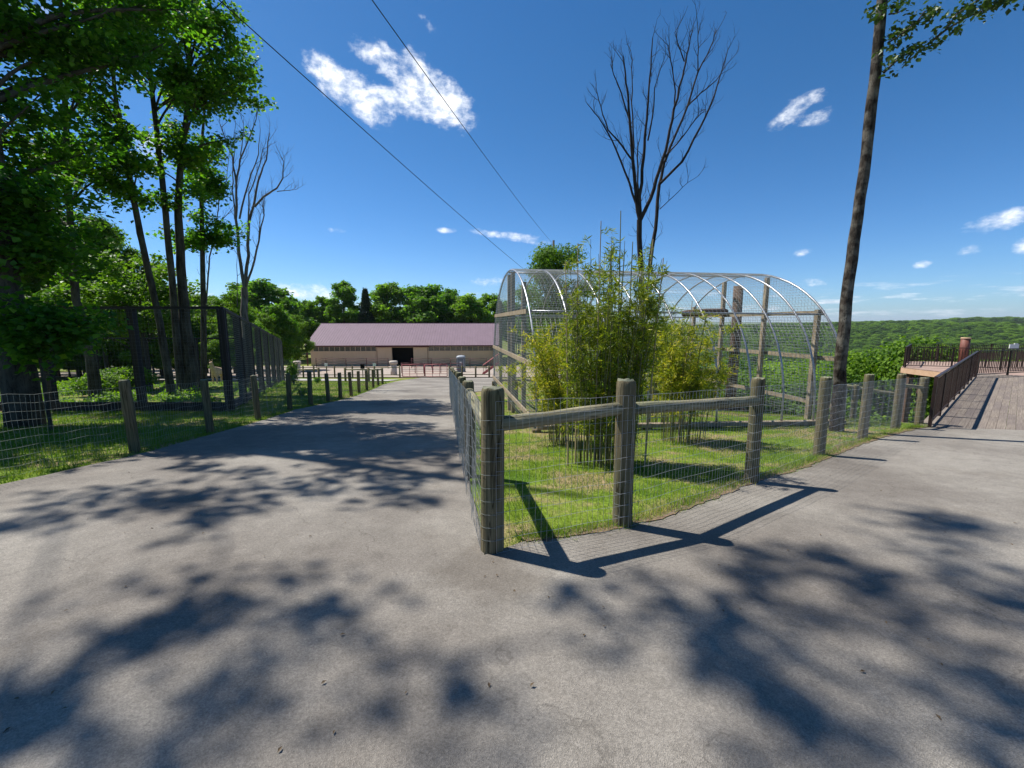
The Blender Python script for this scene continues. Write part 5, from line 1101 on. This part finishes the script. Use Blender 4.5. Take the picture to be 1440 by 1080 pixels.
# forest as one mass of instanced crowns
pts = []; 
r_ = 62.0
while r_ < 5200:
    stp = 5.2 + r_ * .0105; da = stp / r_; a_ = math.radians(6 if r_ < 2500 else -60)
    while a_ < math.radians(66):
        aa = a_ + rnd.uniform(-.4, .4) * da; rq = r_ + rnd.uniform(-.45, .45) * stp; x = rq * math.sin(aa); y = rq * math.cos(aa)
        fld = math.sin(x / 260 + 1.1) * math.cos(y / 190 + .3) + .4 * math.sin(x / 90 + y / 120)
        if not (rq > 1000 and fld > .25) and not (1120 < rq < 1560 and aa > math.radians(45.5) and rnd.random() < .97): pts.append((x, y, stp))
        a_ += da
    r_ += stp * .92
pts = np.array(pts); pz = terr(pts[:, 0], pts[:, 1])
me = bpy.data.meshes.new('valley_forest'); me.vertices.add(len(pts)); me.vertices.foreach_set('co', np.column_stack([pts[:, :2], pz - .6]).ravel())
sc = (pts[:, 2] / 7.4) * (.85 + .4 * R.random(len(pts)))
for nm_, arr, ty in (('tsc', np.column_stack([sc, sc, .95 + .3 * R.random(len(pts)) + np.clip(sc - 1, 0, 9) * .12]), 'FLOAT_VECTOR'), ):
    a = me.attributes.new(nm_, ty, 'POINT'); a.data.foreach_set('vector', arr.ravel())
a = me.attributes.new('rot', 'FLOAT', 'POINT'); a.data.foreach_set('value', R.random(len(pts)) * 6.28)
fo = obj('valley_forest', me); tag(fo, 'green deciduous forest covering the valley and the far hillside', 'forest', kind='stuff')
ng = bpy.data.node_groups.new('forest_scatter', 'GeometryNodeTree'); ng.interface.new_socket('Geometry', in_out='INPUT', socket_type='NodeSocketGeometry'); ng.interface.new_socket('Geometry', in_out='OUTPUT', socket_type='NodeSocketGeometry')
gn = ng.nodes; gi = gn.new('NodeGroupInput'); go = gn.new('NodeGroupOutput'); m2p = gn.new('GeometryNodeMeshToPoints'); iop = gn.new('GeometryNodeInstanceOnPoints'); gti = gn.new('GeometryNodeGeometryToInstance')
ng.links.new(gi.outputs[0], m2p.inputs[0]); ng.links.new(m2p.outputs[0], iop.inputs['Points'])
for k in (1, 0):
    oi = gn.new('GeometryNodeObjectInfo'); oi.transform_space = 'ORIGINAL'; oi.inputs['Object'].default_value = sl_cr[k]; oi.inputs['As Instance'].default_value = True; ng.links.new(oi.outputs['Geometry'], gti.inputs[0]) if False else None
    globals()['oi%d' % k] = oi
jn = gn.new('GeometryNodeJoinGeometry'); ng.links.new(oi0.outputs['Geometry'], jn.inputs[0]); ng.links.new(oi1.outputs['Geometry'], jn.inputs[0]); ng.links.new(jn.outputs[0], iop.inputs['Instance'])
iop.inputs['Pick Instance'].default_value = True
na_ = gn.new('GeometryNodeInputNamedAttribute'); na_.data_type = 'FLOAT_VECTOR'; na_.inputs[0].default_value = 'tsc'; ng.links.new(na_.outputs[0], iop.inputs['Scale'])
nr2 = gn.new('GeometryNodeInputNamedAttribute'); nr2.data_type = 'FLOAT'; nr2.inputs[0].default_value = 'rot'; cx = gn.new('ShaderNodeCombineXYZ'); ng.links.new(nr2.outputs[0], cx.inputs[2]); ng.links.new(cx.outputs[0], iop.inputs['Rotation'])
ng.links.new(iop.outputs[0], go.inputs[0]); md = fo.modifiers.new('scatter', 'NODES'); md.node_group = ng

# ------------------------------------------------------------------ haze: pale even air, one closed box
m, n, l, out = newmat('haze_air'); pv = n('ShaderNodeVolumePrincipled'); pv.inputs['Color'].default_value = (.80, .90, 1, 1); pv.inputs['Density'].default_value = 7e-5; pv.inputs['Anisotropy'].default_value = .2; l(pv.outputs[0], out.inputs['Volume'])
g = Geo(); g.box((0, 0, 0), (30600, 30600, 460)); hz_ = obj('haze', g.mesh('haze', 'haze_air'), None, (0, 0, -25)); tag(hz_, 'thin blue summer haze over the valley', 'haze', kind='stuff')
# ------------------------------------------------------------------ litter on the asphalt
g = Geo(); q = np.random.default_rng(3); X = q.uniform(-6, 9, 420); Y = q.uniform(1.2, 9, 420); k = in_poly(X, Y, [(x, y) for x, y in ROAD]); X = X[k]; Y = Y[k]
g.leaves(np.column_stack([X, Y, terr(X, Y) + .018]), .022, np.tile([0, 0, 1.], (len(X), 1)), .5, .15, .15)
tag(obj('leaf_litter', g.mesh('leaf_litter', 'fallen_leaf')), 'scattered dry leaf scraps on the asphalt', 'litter', kind='stuff')
cleanup_org()
